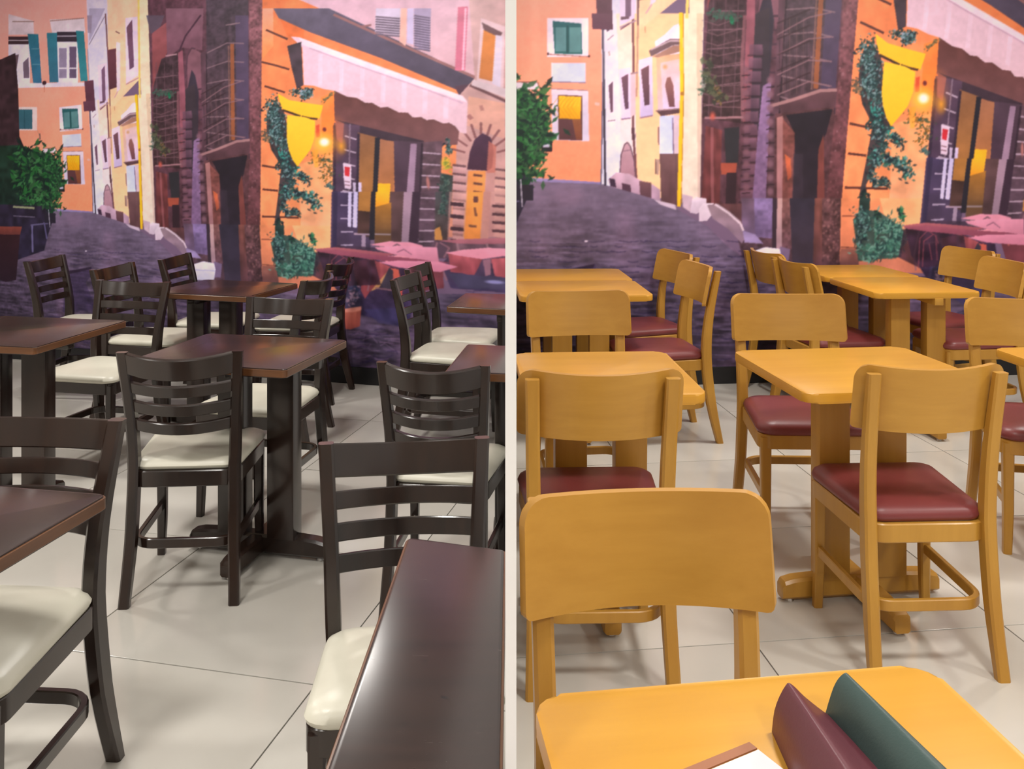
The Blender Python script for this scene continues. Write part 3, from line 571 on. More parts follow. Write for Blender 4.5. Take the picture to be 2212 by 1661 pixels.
    for k in range(7): line('L2', [(640 + k * 150, 390 + k * 52), (636 + k * 150, 610 + k * 40)], 22, (244, 220, 226), a=.35)
    poly('L2', [(400, 330), (500, 300), (515, 610), (470, 640), (430, 480)], (72, 60, 66), n2=.2)
    # lamp glow, yellow signs
    ell('R2', 1240, 700, 210, 260, (250, 150, 50), 1.0, .55); ell('R2', 1360, 780, 50, 90, (250, 176, 50), 1.0, .8); poly('R2', [(1170, 580), (1200, 570), (1195, 690), (1165, 690)], (206, 66, 44), a=.7); ell('R2', 1238, 622, 20, 26, (110, 50, 50), .5)
    poly('R2', [(1330, 540), (1400, 580), (1370, 760), (1330, 720)], (206, 120, 90), a=.5)
    leafc = [(34, 54, 56), (46, 74, 70), (70, 104, 96), (28, 42, 50), (112, 146, 140), (40, 66, 60)]
    for p in ([(760, 420), (850, 330), (910, 430), (940, 620), (930, 800), (1000, 960), (880, 1010), (830, 900), (770, 780), (740, 600)], [(840, 970), (960, 980), (890, 1200), (800, 1380), (760, 1700), (700, 1700), (800, 1200)]): poly('R2', p, (52, 52, 58), n2=.15, a=.9)
    lt = leafc + [(150, 176, 170), (96, 140, 134)]
    leaves('R2', [(840, 320), (800, 420), (860, 560), (840, 680), (900, 760)], 95, 420, leafc, (15, 7)); leaves('R2', [(800, 310), (780, 400), (850, 520), (800, 640), (860, 680)], 60, 260, lt, (13, 6)); leaves('R2', [(880, 800), (860, 960), (930, 1080), (860, 1250)], 70, 300, leafc, (15, 7)); leaves('R2', [(720, 600), (740, 690)], 40, 50, [(110, 92, 70), (84, 80, 66), (130, 120, 90)], (13, 6))
    leaves('R2', [(980, 270), (1060, 250), (1160, 270), (1060, 320)], 40, 150, leafc + [(150, 170, 180)], (15, 8)); leaves('R2', [(870, 800), (890, 920), (960, 980), (1060, 1090)], 50, 230, leafc + [(60, 150, 130)], (15, 7))
    leaves('R2', [(840, 1180), (960, 1200), (1080, 1220), (1120, 1330)], 60, 240, leafc + [(50, 110, 90), (90, 170, 150)], (16, 8)); leaves('R2', [(830, 1300), (880, 1370), (960, 1360)], 44, 110, leafc, (15, 7)); leaves('R2', [(1120, 870), (1230, 920), (1250, 1000), (1200, 1060)], 70, 120, [(110, 84, 40), (90, 100, 60), (150, 110, 50), (70, 84, 66)], (13, 6))
    leaves('R2', [(790, 1420), (780, 1600)], 40, 110, [(28, 48, 46), (40, 66, 58), (30, 40, 46)], (15, 8)); leaves('R2', [(1220, 1120), (1260, 1140)], 24, 36, [(60, 90, 84), (90, 120, 110)], (13, 6)); leaves('R2', [(1240, 370), (1340, 295)], 16, 30, [(150, 130, 80), (96, 90, 60)], (11, 6))
    poly('R2', [(868, 252), (915, 285), (960, 322), (1040, 345), (1130, 372), (1245, 402), (1230, 450), (1205, 520), (1120, 500), (1050, 485), (905, 425), (880, 330)], (253, 200, 52), (250, 194, 46), n1=.0, n2=.01, n3=.01)
    line('R2', [(900, 412), (980, 450), (1045, 484)], 20, (70, 52, 40)); line('R2', [(1062, 488), (1120, 508), (1185, 522)], 18, (80, 56, 40))
    poly('R2', [(935, 462), (1000, 474), (1090, 496), (1168, 538), (1150, 690), (1110, 795), (1040, 880), (985, 945), (950, 880), (925, 790), (915, 690), (925, 560)], (254, 204, 56), (251, 190, 44), n1=.0, n2=.01, n3=.01)
    ell('R2', 1215, 745, 120, 120, (255, 208, 70), 1.0, 1.0); ell('R2', 1228, 735, 52, 50, (255, 252, 232), .7); poly('R2', [(1115, 800), (1170, 800), (1160, 960), (1130, 960)], (250, 170, 50), a=.6)
    leaves('L2', [(1545, 1000), (1560, 1100)], 24, 60, leafc, (11, 5)); ell('L2', 1538, 1170, 44, 52, (214, 190, 60), .7); leaves('L2', [(1530, 1150), (1560, 1220)], 30, 30, [(176, 176, 60), (120, 130, 60)], (10, 5))
    poly('L2', [(1500, 1240), (1590, 1260), (1575, 1560), (1480, 1540)], (74, 78, 74), n2=.2); leaves('L2', [(1540, 1260), (1530, 1420), (1520, 1560)], 40, 150, [(66, 92, 84), (46, 66, 60), (96, 116, 100), (60, 80, 70)], (12, 6)); line('L2', [(1530, 1540), (1515, 1700)], 16, (66, 56, 56))
    # --- lower facade behind the terrace
    poly('R4', [(-250, 0), (700, 0), (740, 720), (-60, 700), (-150, 300)], (92, 68, 74), (78, 60, 70), n2=.2, n3=.15, nv=.1)
    poly('R3', [(1560, 0), (1740, 0), (1740, 220), (1640, 130), (1560, 40)], (100, 66, 66), (84, 60, 66), nv=.15, n2=.15)
    poly('R3', [(1735, -40), (1850, -40), (1850, 240), (1800, 260), (1740, 180)], (104, 84, 98), (118, 100, 128), n2=.2)
    poly('R4', [(-40, -40), (100, -40), (96, 260), (-30, 250)], (128, 112, 148), (110, 94, 126), n2=.2, n3=.1)
    poly('R4', [(100, -40), (135, -40), (130, 340), (95, 340)], (58, 46, 56)); poly('R4', [(135, -40), (172, -40), (168, 350), (126, 350)], (190, 158, 148), (160, 134, 140), n2=.06)
    poly('R4', [(172, -40), (230, -40), (250, 360), (168, 360)], (126, 88, 82), (90, 66, 74), n2=.2, n3=.2)
    poly('R4', [(228, -40), (425, -40), (410, 520), (250, 520)], (50, 46, 58), (66, 58, 72), n2=.08); poly('R4', [(415, -40), (480, -40), (500, 500), (400, 500)], (122, 78, 68), (92, 64, 68), nv=.15, n2=.1)
    poly('R4', [(470, -40), (615, -40), (600, 500), (470, 500)], (96, 68, 68), (84, 60, 64), n2=.2, n3=.2); speck('R4', [(480, -40), (615, -40), (600, 440), (470, 440)], 110, [(170, 126, 120), (64, 46, 52), (140, 100, 96)], 3, .5)
    poly('R4', [(612, -40), (1250, -40), (1240, 520), (600, 520)], (236, 150, 98), (206, 130, 100), n1=.08, n2=.08); poly('R4', [(900, -40), (1250, -40), (1235, 200), (960, 180)], (246, 190, 128), n1=.06, a=.8)
    line('R4', [(620, 92), (735, 94)], 10, (140, 84, 64)); line('R4', [(610, 325), (735, 330)], 8, (110, 66, 56)); poly('R4', [(608, 335), (745, 335), (745, 520), (600, 520)], (150, 100, 84), (110, 76, 76), n2=.12)
    poly('R4', [(750, -40), (830, -40), (820, 120), (740, 140)], (40, 62, 56), n2=.2)
    poly('L4', [(610, -20), (905, -20), (900, 520), (600, 520)], (72, 62, 88), (80, 66, 84), n2=.1); poly('L4', [(812, -20), (905, -20), (898, 130), (808, 120)], (172, 122, 62), n2=.05); poly('L4', [(808, 120), (898, 130), (890, 320), (804, 300)], (84, 62, 56), n2=.25)
    for k in range(5): line('L4', [(680, -20 + k * 100), (770, -15 + k * 98)], 8, (176, 164, 180))
    poly('L4', [(735, -20), (760, -20), (756, 245), (730, 240)], (206, 200, 222)); poly('L4', [(775, -20), (806, -20), (800, 250), (768, 245)], (208, 202, 228)); line('L4', [(640, -20), (630, 420)], 22, (60, 52, 76))
    poly('L4', [(905, -20), (945, -20), (930, 340), (890, 340)], (44, 42, 50)); poly('L4', [(1040, -20), (1160, -20), (1150, 380), (1030, 380)], (92, 70, 68), (84, 64, 64), n2=.15); poly('L4', [(940, -20), (1046, -20), (1040, 95), (936, 95)], (246, 184, 48), (226, 152, 44), n2=.03); poly('L4', [(936, 95), (1056, 60), (1056, 380), (930, 380)], (160, 112, 48), (92, 72, 58), n2=.12)
    poly('L4', [(1150, -20), (1220, -20), (1190, 380), (1130, 380)], (168, 142, 152), (150, 128, 138)); poly('L4', [(1215, -20), (1280, -20), (1250, 420), (1180, 420)], (64, 48, 60)); poly('L4', [(1275, -20), (1400, -20), (1390, 500), (1250, 500)], (96, 76, 84), (80, 64, 74), n2=.15, n3=.1)
    for k in range(5): line('L4', [(1275 - k * 3, 25 + k * 82), (1388 - k * 3, 30 + k * 80)], 8, (170, 150, 158))
    poly('L4', [(1385, -20), (1510, -20), (1480, 340), (1380, 360)], (72, 74, 74), (90, 74, 70), n2=.2); leaves('L4', [(1450, 0), (1440, 140)], 36, 80, [(66, 92, 84), (46, 66, 60), (96, 116, 100)], (12, 6)); poly('L4', [(1380, 260), (1420, 240), (1440, 340), (1380, 340)], (226, 160, 80), a=.8)
    poly('L4', [(1490, -20), (2200, -20), (2200, 420), (1470, 420)], (206, 160, 144), (176, 126, 116), n2=.08, a=.6); poly('L4', [(1625, -20), (1745, -20), (1720, 340), (1600, 340)], (232, 156, 76), (220, 140, 70)); poly('L4', [(1745, -20), (1800, -20), (1780, 340), (1720, 340)], (190, 140, 124))
    for k in range(4): line('L4', [(1505, 70 + k * 92), (1590, 78 + k * 92)], 20, (74, 52, 58)); line('L4', [(1815, 85 + k * 62), (1900, 92 + k * 62)], 14, (90, 62, 66))
    rect('L4', 1670, 15, 1705, 60, (100, 66, 60)); line('L4', [(1680, 100), (1690, 160)], 10, (120, 80, 60)); line('L4', [(1640, 235), (1690, 240)], 12, (120, 80, 60)); line('L4', [(780, 295), (890, 300)], 10, (170, 150, 160)); line('L4', [(850, 300), (848, 400)], 20, (160, 142, 156)); line('L4', [(935, 297), (1050, 300)], 9, (150, 134, 130))
    poly('L4', [(1380, 340), (2200, 330), (2200, 470), (1300, 480)], (96, 74, 84), n2=.25, a=.8); poly('L4', [(640, 380), (1400, 420), (1400, 520), (640, 460)], (74, 58, 74), n2=.2, a=.8)
    # --- the street
    poly('R', [(860, 330), (1150, 392), (1302, 398), (1380, 420), (1440, 438), (1480, 462), (1530, 490), (1575, 535), (1640, 585), (1700, 600), (1790, 610), (1960, 600), (2440, 560), (2440, 1030), (860, 1030)], (124, 112, 130), (48, 40, 56), n1=.1, n2=.06)
    ys = np.arange(PHT)[:, None] + PY0; st = mask(tp('R', [(860, 330), (1150, 392), (1302, 398), (1440, 438), (1540, 500), (1640, 585), (1700, 600), (1790, 610), (1960, 600), (2440, 560), (2440, 1030), (860, 1030)]))
    (sy, sx), m = st; g = np.clip((ys[sy] - 380) / 260., .15, 1.1)
    wv = 1 + g * (.5 * (NZH[sy, sx] - .5) + .38 * (NZH2[sy, sx] - .5) + .14 * (NZ3[sy, sx] - .5))
    v = PRINT[sy, sx]; v[m] *= wv[m][:, None]
    pk = np.clip((NZ1[sy, sx] - .55) * 3, 0, 1) * .5; v[m] = v[m] * (1 - pk[m][:, None] * .5) + np.array((142, 112, 132), np.float32) * (pk[m][:, None] * .5)
    rows = np.linspace(520, 840, 30)
    for y in rows:
        for _ in range(7):
            x = 1100 + rng.random() * 540; l = 14 + rng.random() * 40; line('R', [(x, y), (x + l / 2, y + 3), (x + l, y + 1)], 2.2 + (y - 500) / 160, (52, 44, 72), a=.55)
            x = 1100 + rng.random() * 540; line('R', [(x, y + 3), (x + l, y + 5)], 2.2, (150, 136, 166), a=.3)
    ell('R3', 575, 280, 18, 9, (222, 214, 222), .5)
    # kerb stones and rail
    poly('R1', [(1080, 1490), (1240, 1530), (1250, 1570), (1130, 1530)], (196, 182, 190)); poly('R1', [(1290, 1450), (1370, 1470), (1360, 1590), (1300, 1550)], (190, 170, 176), n2=.1)
    poly('R1', [(1368, 1490), (1400, 1474), (1475, 1484), (1470, 1560), (1400, 1600), (1352, 1590)], (226, 214, 218), (200, 184, 192)); poly('R1', [(1420, 1560), (1450, 1520), (1530, 1520), (1520, 1600), (1480, 1650), (1420, 1655)], (232, 220, 222), (206, 190, 196))
    poly('R3', [(1480, 10), (1560, 0), (1650, 60), (1730, 130), (1770, 240), (1740, 300), (1640, 190), (1520, 110)], (160, 138, 142), (128, 108, 122), n2=.12); line('R3', [(1540, 5), (1640, 70), (1730, 150), (1750, 200)], 16, (216, 200, 202)); poly('R3', [(1745, 200), (1840, 230), (1900, 300), (1760, 290)], (150, 136, 170), n2=.15)
    poly('L3', [(1600, 500), (1660, 520), (1650, 620), (1600, 620)], (120, 104, 130)); poly('L3', [(1452, 520), (1520, 500), (1600, 515), (1612, 560), (1600, 640), (1460, 640)], (236, 234, 240), (206, 208, 220)); line('L3', [(1455, 565), (1605, 570)], 7, (190, 190, 204))
    # --- left terrace: bush and dark cafe furniture
    poly('L1', [(-300, 560), (110, 380), (130, 640), (140, 980), (190, 1090), (-300, 1200)], (64, 46, 50), n2=.2); poly('L1', [(-300, 1060), (150, 1040), (300, 1100), (400, 1160), (430, 1220), (400, 1300), (390, 1420), (350, 1520), (-300, 1560)], (34, 62, 46), (28, 48, 42), n2=.25)
    gc = [(30, 84, 44), (44, 110, 54), (24, 60, 44), (70, 130, 74), (22, 44, 40), (56, 96, 60), (20, 40, 36)]
    leaves('L1', [(120, 1130), (280, 1140), (380, 1190), (360, 1330), (340, 1450), (240, 1440), (200, 1300), (130, 1250)], 110, 620, gc, (26, 10)); leaves('R1', [(90, 700), (200, 780), (250, 880), (180, 1000), (200, 1150), (190, 1300), (90, 1250)], 110, 420, gc, (24, 9))
    poly('L3', [(-300, 60), (380, 90), (400, 180), (360, 300), (330, 420), (270, 440), (-300, 640)], (48, 42, 58), (44, 40, 62), n2=.25); leaves('L3', [(160, 20), (300, 30), (380, 90), (390, 160)], 40, 120, gc, (16, 7))
    line('L3', [(100, 92), (255, 102)], 16, (150, 160, 120)); line('L3', [(100, 160), (260, 170)], 8, (110, 104, 120)); line('L3', [(240, 230), (244, 430)], 18, (110, 106, 140)); line('L3', [(230, 230), (360, 215)], 12, (100, 96, 124)); line('L3', [(330, 210), (350, 330)], 14, (96, 92, 126)); poly('L3', [(-200, 240), (165, 240), (150, 300), (-200, 310)], (140, 76, 62), (96, 54, 52)); poly('L3', [(-200, 300), (150, 300), (120, 640), (-200, 700)], (58, 34, 40), (46, 32, 46))
    rect('R1', 20, 1380, 180, 1500, (44, 40, 52)); line('R1', [(85, 1340), (98, 1545)], 9, (190, 190, 196))
    poly('L3', [(490, 580), (690, 540), (690, 600), (640, 660), (720, 860), (470, 880)], (58, 44, 78), (50, 40, 74), n2=.15, a=.5); poly('L3', [(490, 575), (685, 540), (680, 560), (495, 600)], (46, 34, 52), a=.8)
    # --- bottom plant, painted tables
    poly('R4', [(700, 120), (780, 40), (900, 60), (1000, 130), (1080, 200), (1060, 400), (740, 430), (720, 260)], (48, 80, 74), n2=.2, a=.9); leaves('R4', [(740, 60), (790, 180), (740, 300)], 60, 180, leafc + [(90, 150, 130)], (16, 6)); leaves('R4', [(860, 140), (960, 180), (1060, 230), (1000, 330), (880, 330), (800, 390)], 90, 520, [(60, 110, 92), (90, 146, 122), (44, 84, 76), (116, 164, 142), (36, 64, 62), (76, 130, 104)], (20, 6)); leaves('R4', [(1050, 50), (1070, 110)], 24, 60, [(40, 110, 70), (70, 140, 96), (36, 60, 56)], (14, 7)); leaves('R4', [(870, 60), (900, 100)], 24, 40, [(44, 80, 60), (30, 50, 50)], (14, 7))
    poly('L4', [(500, 415), (880, 470), (1180, 560), (1240, 760), (1180, 1000), (830, 900), (700, 780), (560, 600)], (70, 48, 66), (60, 54, 84), n2=.25, n3=.1)
    poly('L4', [(1430, 520), (1500, 450), (2200, 440), (2200, 760), (1500, 700)], (84, 66, 80), (70, 60, 90), n2=.2)
    poly('L4', [(480, 408), (640, 394), (860, 418), (1095, 446), (900, 482), (760, 468), (530, 436)], (176, 104, 108), (150, 84, 92), n1=.04)
    poly('L4', [(895, 375), (1040, 350), (1200, 358), (1290, 382), (1285, 468), (1180, 455), (1080, 450), (1060, 400)], (228, 156, 168), (214, 140, 150), n1=.03); poly('L4', [(930, 385), (1050, 392), (1070, 440), (960, 425)], (104, 90, 94), n2=.2); line('L4', [(1060, 395), (1100, 372), (1140, 395)], 8, (130, 96, 104))
    poly('L4', [(760, 500), (900, 480), (1050, 540), (1000, 640), (900, 720), (860, 780), (790, 640)], (164, 88, 88), (140, 70, 74), n2=.1, nv=.1); poly('L4', [(880, 470), (1000, 462), (1160, 450), (1290, 478), (1435, 512), (1330, 535), (1225, 548), (1100, 520), (1000, 496)], (234, 160, 166), (224, 146, 152), n1=.02)
    poly('L4', [(1050, 550), (1110, 560), (1140, 700), (1135, 800), (1085, 770), (1065, 680)], (206, 104, 84), (186, 88, 76)); poly('L4', [(1040, 560), (900, 725), (960, 700), (1060, 590)], (196, 150, 96)); poly('L4', [(1040, 545), (1070, 570), (1070, 720), (960, 710)], (70, 62, 72), n2=.15)
    for p in ([(600, 450), (580, 600), (600, 700)], [(700, 440), (760, 520), (780, 560)], [(880, 480), (910, 560), (880, 720)], [(905, 470), (880, 520), (900, 600)], [(1400, 360), (1380, 420), (1470, 640)], [(1420, 360), (1490, 400), (1450, 470)], [(640, 530), (770, 520)], [(940, 700), (1060, 715)]): line('L4', p, 9, (150, 110, 116), a=.8)
    poly('L4', [(1230, 560), (1440, 520), (1450, 700), (1300, 720)], (120, 66, 72), n2=.15); poly('L4', [(1405, 345), (1560, 335), (1900, 325), (2200, 330), (2200, 360), (1760, 372), (1560, 368)], (178, 116, 120), (160, 100, 108)); line('L4', [(1550, 370), (1560, 430)], 10, (150, 116, 120)); line('L4', [(1770, 370), (1780, 410)], 10, (150, 116, 120))
    poly('L4', [(1480, 440), (1740, 476), (1700, 560), (1670, 615), (1600, 590), (1500, 580)], (172, 92, 96), (150, 76, 82), nv=.15); poly('L4', [(1800, 480), (2200, 455), (2200, 680), (1830, 610)], (190, 104, 106), (168, 86, 92), nv=.12); poly('L4', [(1460, 436), (1600, 412), (1780, 398), (2200, 420), (2200, 465), (1890, 462), (1740, 484), (1560, 458)], (234, 160, 170), (226, 150, 160), n1=.02)
    poly('L4', [(1740, 490), (1800, 480), (1800, 600), (1760, 610)], (150, 110, 120)); poly('L4', [(1480, 590), (2200, 640), (2200, 720), (1560, 700)], (74, 70, 92), n2=.15); ell('L4', 1830, 655, 90, 18, (150, 150, 190), .5); ell('L4', 1290, 560, 14, 24, (190, 110, 100), .6)
    poly('L4', [(700, 670), (830, 680), (820, 860), (700, 850)], (66, 60, 84), n2=.3); leaves('L4', [(760, 690), (790, 760), (730, 800)], 50, 60, [(130, 116, 130), (60, 54, 70), (160, 130, 140), (50, 60, 90)], (16, 7))
    poly('L4', [(690, 868), (830, 845), (822, 985), (745, 1010), (690, 1000)], (206, 122, 96), (170, 88, 76), n2=.06); poly('L4', [(686, 858), (834, 836), (832, 866), (770, 880), (690, 880)], (226, 150, 124)); poly('L4', [(832, 866), (820, 985), (790, 995), (795, 880)], (160, 84, 72), a=.6)
    poly('L4', [(850, 860), (1190, 840), (1190, 1000), (960, 960)], (66, 62, 96), n2=.2, a=.7)
    for _ in range(60):
        x, y = 700 + rng.random() * 480, 1010 + rng.random() * 300; line('L4', [(x, y), (x + 20 + rng.random() * 60, y + rng.normal(0, 12)), (x + 70 + rng.random() * 50, y + rng.normal(0, 14))], 6, [(140, 116, 140), (52, 40, 76), (120, 96, 124)][rng.integers(3)], a=.5)
    for _ in range(40):
        x, y = 1440 + rng.random() * 600, 700 + rng.random() * 300; line('L4', [(x, y), (x + 60, y + rng.normal(0, 8))], 6, [(140, 110, 130), (52, 44, 76)][rng.integers(2)], a=.4)
    poly('R4', [(1080, 190), (1200, 190), (1530, 240), (1560, 440), (1200, 480), (1040, 400)], (58, 40, 54), n2=.3, a=.8)
    for p in ([(1190, 480), (1200, 260), (1260, 200), (1320, 240), (1340, 300)], [(1220, 470), (1230, 280), (1300, 230)], [(1530, 260), (1600, 240), (1680, 300)], [(1270, 300), (1290, 420)], [(1320, 240), (1330, 420)]): line('R4', p, 8, (140, 76, 86), a=.8)
    poly('R4', [(1070, 180), (1240, 160), (1560, 195), (1870, 215), (2100, 235), (1700, 245), (1540, 235), (1240, 205)], (160, 92, 104), (140, 76, 92), n1=.04); poly('R4', [(1540, 130), (1720, 112), (1980, 116), (1980, 235), (1700, 190), (1560, 150)], (226, 156, 170), (210, 138, 152), n1=.03); line('R4', [(1700, 165), (1750, 140), (1800, 180)], 7, (150, 100, 116)); poly('R4', [(1560, 255), (1700, 232), (1980, 228), (2100, 262), (1980, 310), (1700, 290)], (226, 150, 166), (206, 130, 146), n1=.03)
    # brown sign box on the corner (drawn last of the left houses)
    poly('L1', [(605, 582), (670, 574), (686, 794), (622, 788)], (104, 66, 78), (90, 56, 68)); poly('R1', [(616, 100), (760, 100), (760, 222), (622, 218)], (104, 68, 80), (92, 58, 72)); line('R1', [(700, 222), (708, 700), (718, 1385)], 17, (62, 54, 66)); line('L1', [(628, 350), (640, 570)], 7, (150, 150, 160)); line('L1', [(648, 800), (668, 1530)], 7, (110, 104, 120))
    # soften the print slightly
    P = PRINT * np.array((1.0, .965, 1.06), np.float32)
    P = P + (P - 128) * .08
    for ax in (0, 1, 0, 1):
        P = (np.roll(P, 1, ax) + 2 * P + np.roll(P, -1, ax)) / 4
    return np.clip(P, 0, 255)

MURAL_GAIN = 1.12
def hang_mural(origin, d, length, z0, z1, step, layout, label):
    """the print on the wall: a fine grid whose vertices carry the print's colours; layout maps metres on the wall to the print's drawing grid"""
    nu, nz = int(length / step) + 1, int((z1 - z0) / step) + 1
    u = np.linspace(0, length, nu); z = np.linspace(z0, z1, nz); U, Z = np.meshgrid(u, z)
    co = np.stack([d[0] * U, d[1] * U, Z], -1).reshape(-1, 3).astype(np.float32)
    q = np.stack([U, Z, np.ones_like(U)], -1) @ layout.T
    gx = q[..., 0] / q[..., 2] - PX0 - .5; gy = q[..., 1] / q[..., 2] - PY0 - .5
    gx = np.where(gx < 60, 120 - gx, gx); gx = np.where(gx > PW - 40, 2 * (PW - 40) - gx, gx)   # the print repeats mirrored past its margins
    gx = np.clip(gx, 0, PW - 1.001); gy = np.clip(gy, 0, PHT - 1.001)
    xi, yi = gx.astype(int), gy.astype(int); fx, fy = (gx - xi)[..., None], (gy - yi)[..., None]
    c = (PIC[yi, xi] * (1 - fx) + PIC[yi, xi + 1] * fx) * (1 - fy) + (PIC[yi + 1, xi] * (1 - fx) + PIC[yi + 1, xi + 1] * fx) * fy
    idx = np.arange(nu * nz).reshape(nz, nu)
    quads = np.stack([idx[:-1, :-1], idx[:-1, 1:], idx[1:, 1:], idx[1:, :-1]], -1).reshape(-1, 4)
    if d[0] < 0: quads = quads[:, ::-1]
    me = bpy.data.meshes.new('wall_mural')
    me.vertices.add(len(co)); me.vertices.foreach_set('co', co.ravel())
    me.loops.add(quads.size); me.loops.foreach_set('vertex_index', quads.ravel().astype(np.int32))
    me.polygons.add(len(quads)); me.polygons.foreach_set('loop_start', np.arange(0, quads.size, 4, dtype=np.int32))
    me.update(calc_edges=True)
    at = me.color_attributes.new('print', 'FLOAT_COLOR', 'POINT')
    rgba = np.ones((len(co), 4), np.float32); rgba[:, :3] = np.clip(c.reshape(-1, 3) * MURAL_GAIN, 0, .95)
    at.data.foreach_set('color', rgba.ravel())
    o = obj('wall_mural', me, 'mural'); o.location = (origin[0], origin[1], 0)
    return tag(o, label, 'mural')
PIC = paint_print() / 255.
PIC = np.where(PIC <= .04045, PIC / 12.92, ((PIC + .055) / 1.055) ** 2.4).astype(np.float32)
_n = math.hypot(1, .28)
hang_mural((-.009, WL(-.009) - .004), (-1 / _n, .28 / _n), 4.42, BH, 2.96, .005, np.array([[-0.18961413, -0.0026199016, 1], [-0.014425672, -0.1562655, 0.33852769], [-3.1476532e-05, -7.6372414e-06, 0.00043218818]]),
           'printed street scene wall mural with cafe awning behind the dark ladder-back chairs')
_n = math.hypot(1, .12)
hang_mural((.007, WR(.007) - .004), (1 / _n, .12 / _n), 4.2, BH, 2.96, .0055, np.array([[0.33416234, 0, 1], [0.0062986825, -0.31561547, 0.75986655], [1.8802037e-05, 0, 0.00090216157]]),
           'printed street scene wall mural with cobbled lane behind the honey wood chairs')


# ---------------------------------------------------------------- chairs
def u_path(xf, yf, xr, yr, rad, n=6):
    """open U in plan: front-left, rear-left (rounded), rear-right (rounded), front-right -> points and outward normals"""
    pts = [(-xf, yf)]
    for sx, a0, a1 in ((-1, math.pi, 1.5 * math.pi), (1, 1.5 * math.pi, 2 * math.pi)):
        cx, cy = sx * (xr - rad), yr + rad
        for k in range(n + 1):
            a = a0 + (a1 - a0) * k / n
            pts.append((cx + rad * math.cos(a), cy + rad * math.sin(a)))
    pts.append((xf, yf))
    return pts
def bar_along(bm, pts2, z, hh, ht, closed=False):
    n = len(pts2); A = []; B = []
    for i in range(n):
        p = Vector(pts2[i - 1 if (i or closed) else 0]); q = Vector(pts2[(i + 1) % n if (closed or i < n - 1) else i])
        t = (q - p).normalized(); A.append((t.y, -t.x, 0)); B.append((0, 0, 1))
    sweep(bm, [(p[0], p[1], z) for p in pts2], A, B, [ht] * n, [hh] * n, .3, closed)
def cushion(bm, base, z0, h, bulge=.012, inset=.03):
    prof = [(-.008, 0.0), (bulge * .6, .18), (bulge, .42), (bulge * .35, .72), (-inset * .45, .92), (-inset * 1.6, 1.06), (-inset * 3.4, 1.16)]
    c = Vector((sum(p[0] for p in base) / len(base), sum(p[1] for p in base) / len(base)))
    rings = []
    for off, zz in prof:
        ring = []
        for p in base:
            d = Vector(p[:2]) - c
            q = c + d * ((d.length + off) / d.length)
            ring.append(bm.verts.new((q.x, q.y, z0 + h * zz)))
        rings.append(ring)
    n = len(base)
    bm.faces.new(rings[0][::-1])
    for a, b in zip(rings, rings[1:]):
        for i in range(n): bm.faces.new((a[i], a[(i + 1) % n], b[(i + 1) % n], b[i]))
    cv = bm.verts.new((c.x, c.y, z0 + h * 1.2))
    for i in range(n): bm.faces.new((rings[-1][i], rings[-1][(i + 1) % n], cv))

def chair_common(t, wood_m, seat_m, ykeys, post_x, seat_z, cush_h, wpost, dpost, front_x=.185):
    for sx in (-1, 1):
        k = smooth_interp(ykeys, 17)   # y, z, depth-half
        cs = [(sx * float(np.interp(z, *post_x)), y, z) for y, z, d in k]
        A = [(1, 0, 0)] * len(cs); B = []
        for i in range(len(cs)):
            p, q = Vector(cs[max(i - 1, 0)]), Vector(cs[min(i + 1, len(cs) - 1)]); tt = (q - p).normalized()
            B.append((0, -tt.z, tt.y) if i not in (0, len(cs) - 1) else (0, -1, 0))
        b = bmesh.new(); sweep(b, cs, A, B, [wpost] * len(cs), [d for _, _, d in k], .35)
        obj('rear_leg', b, wood_m, t, 40)
    for sx in (-1, 1):
        b = bmesh.new(); zz = [0, .15, seat_z - .015]
        sweep(b, [(sx * (front_x + .004), .195, 0), (sx * front_x, .192, .15), (sx * front_x, .19, seat_z - .012)], [(1, 0, 0)] * 3, [(0, 1, 0)] * 3, [.0145, .017, .019], [.0145, .017, .019], .3)
        obj('front_leg', b, wood_m, t, 40)
    # seat frame: continuous bent band
    out = round_poly([(.2, .2), (-.2, .2), (-.178, -.2), (.178, -.2)], [.03, .03, .055, .055], 5)
    b = bmesh.new(); bar_along(b, [(p.x, p.y) for p in out], seat_z - .027, .027, .011, True)
    obj('seat_frame', b, wood_m, t, 40)
    out = round_poly([(.208, .215), (-.208, .215), (-.178, -.192), (.178, -.192)], [.05, .05, .06, .06], 6)
    b = bmesh.new(); cushion(b, out, seat_z - .004, cush_h)
    obj('seat_cushion', b, seat_m, t, 50)
    b = bmesh.new(); bar_along(b, u_path(.185, .185, .175, -.205, .07), .185, .016, .009)
    obj('stretcher', b, wood_m, t, 40)

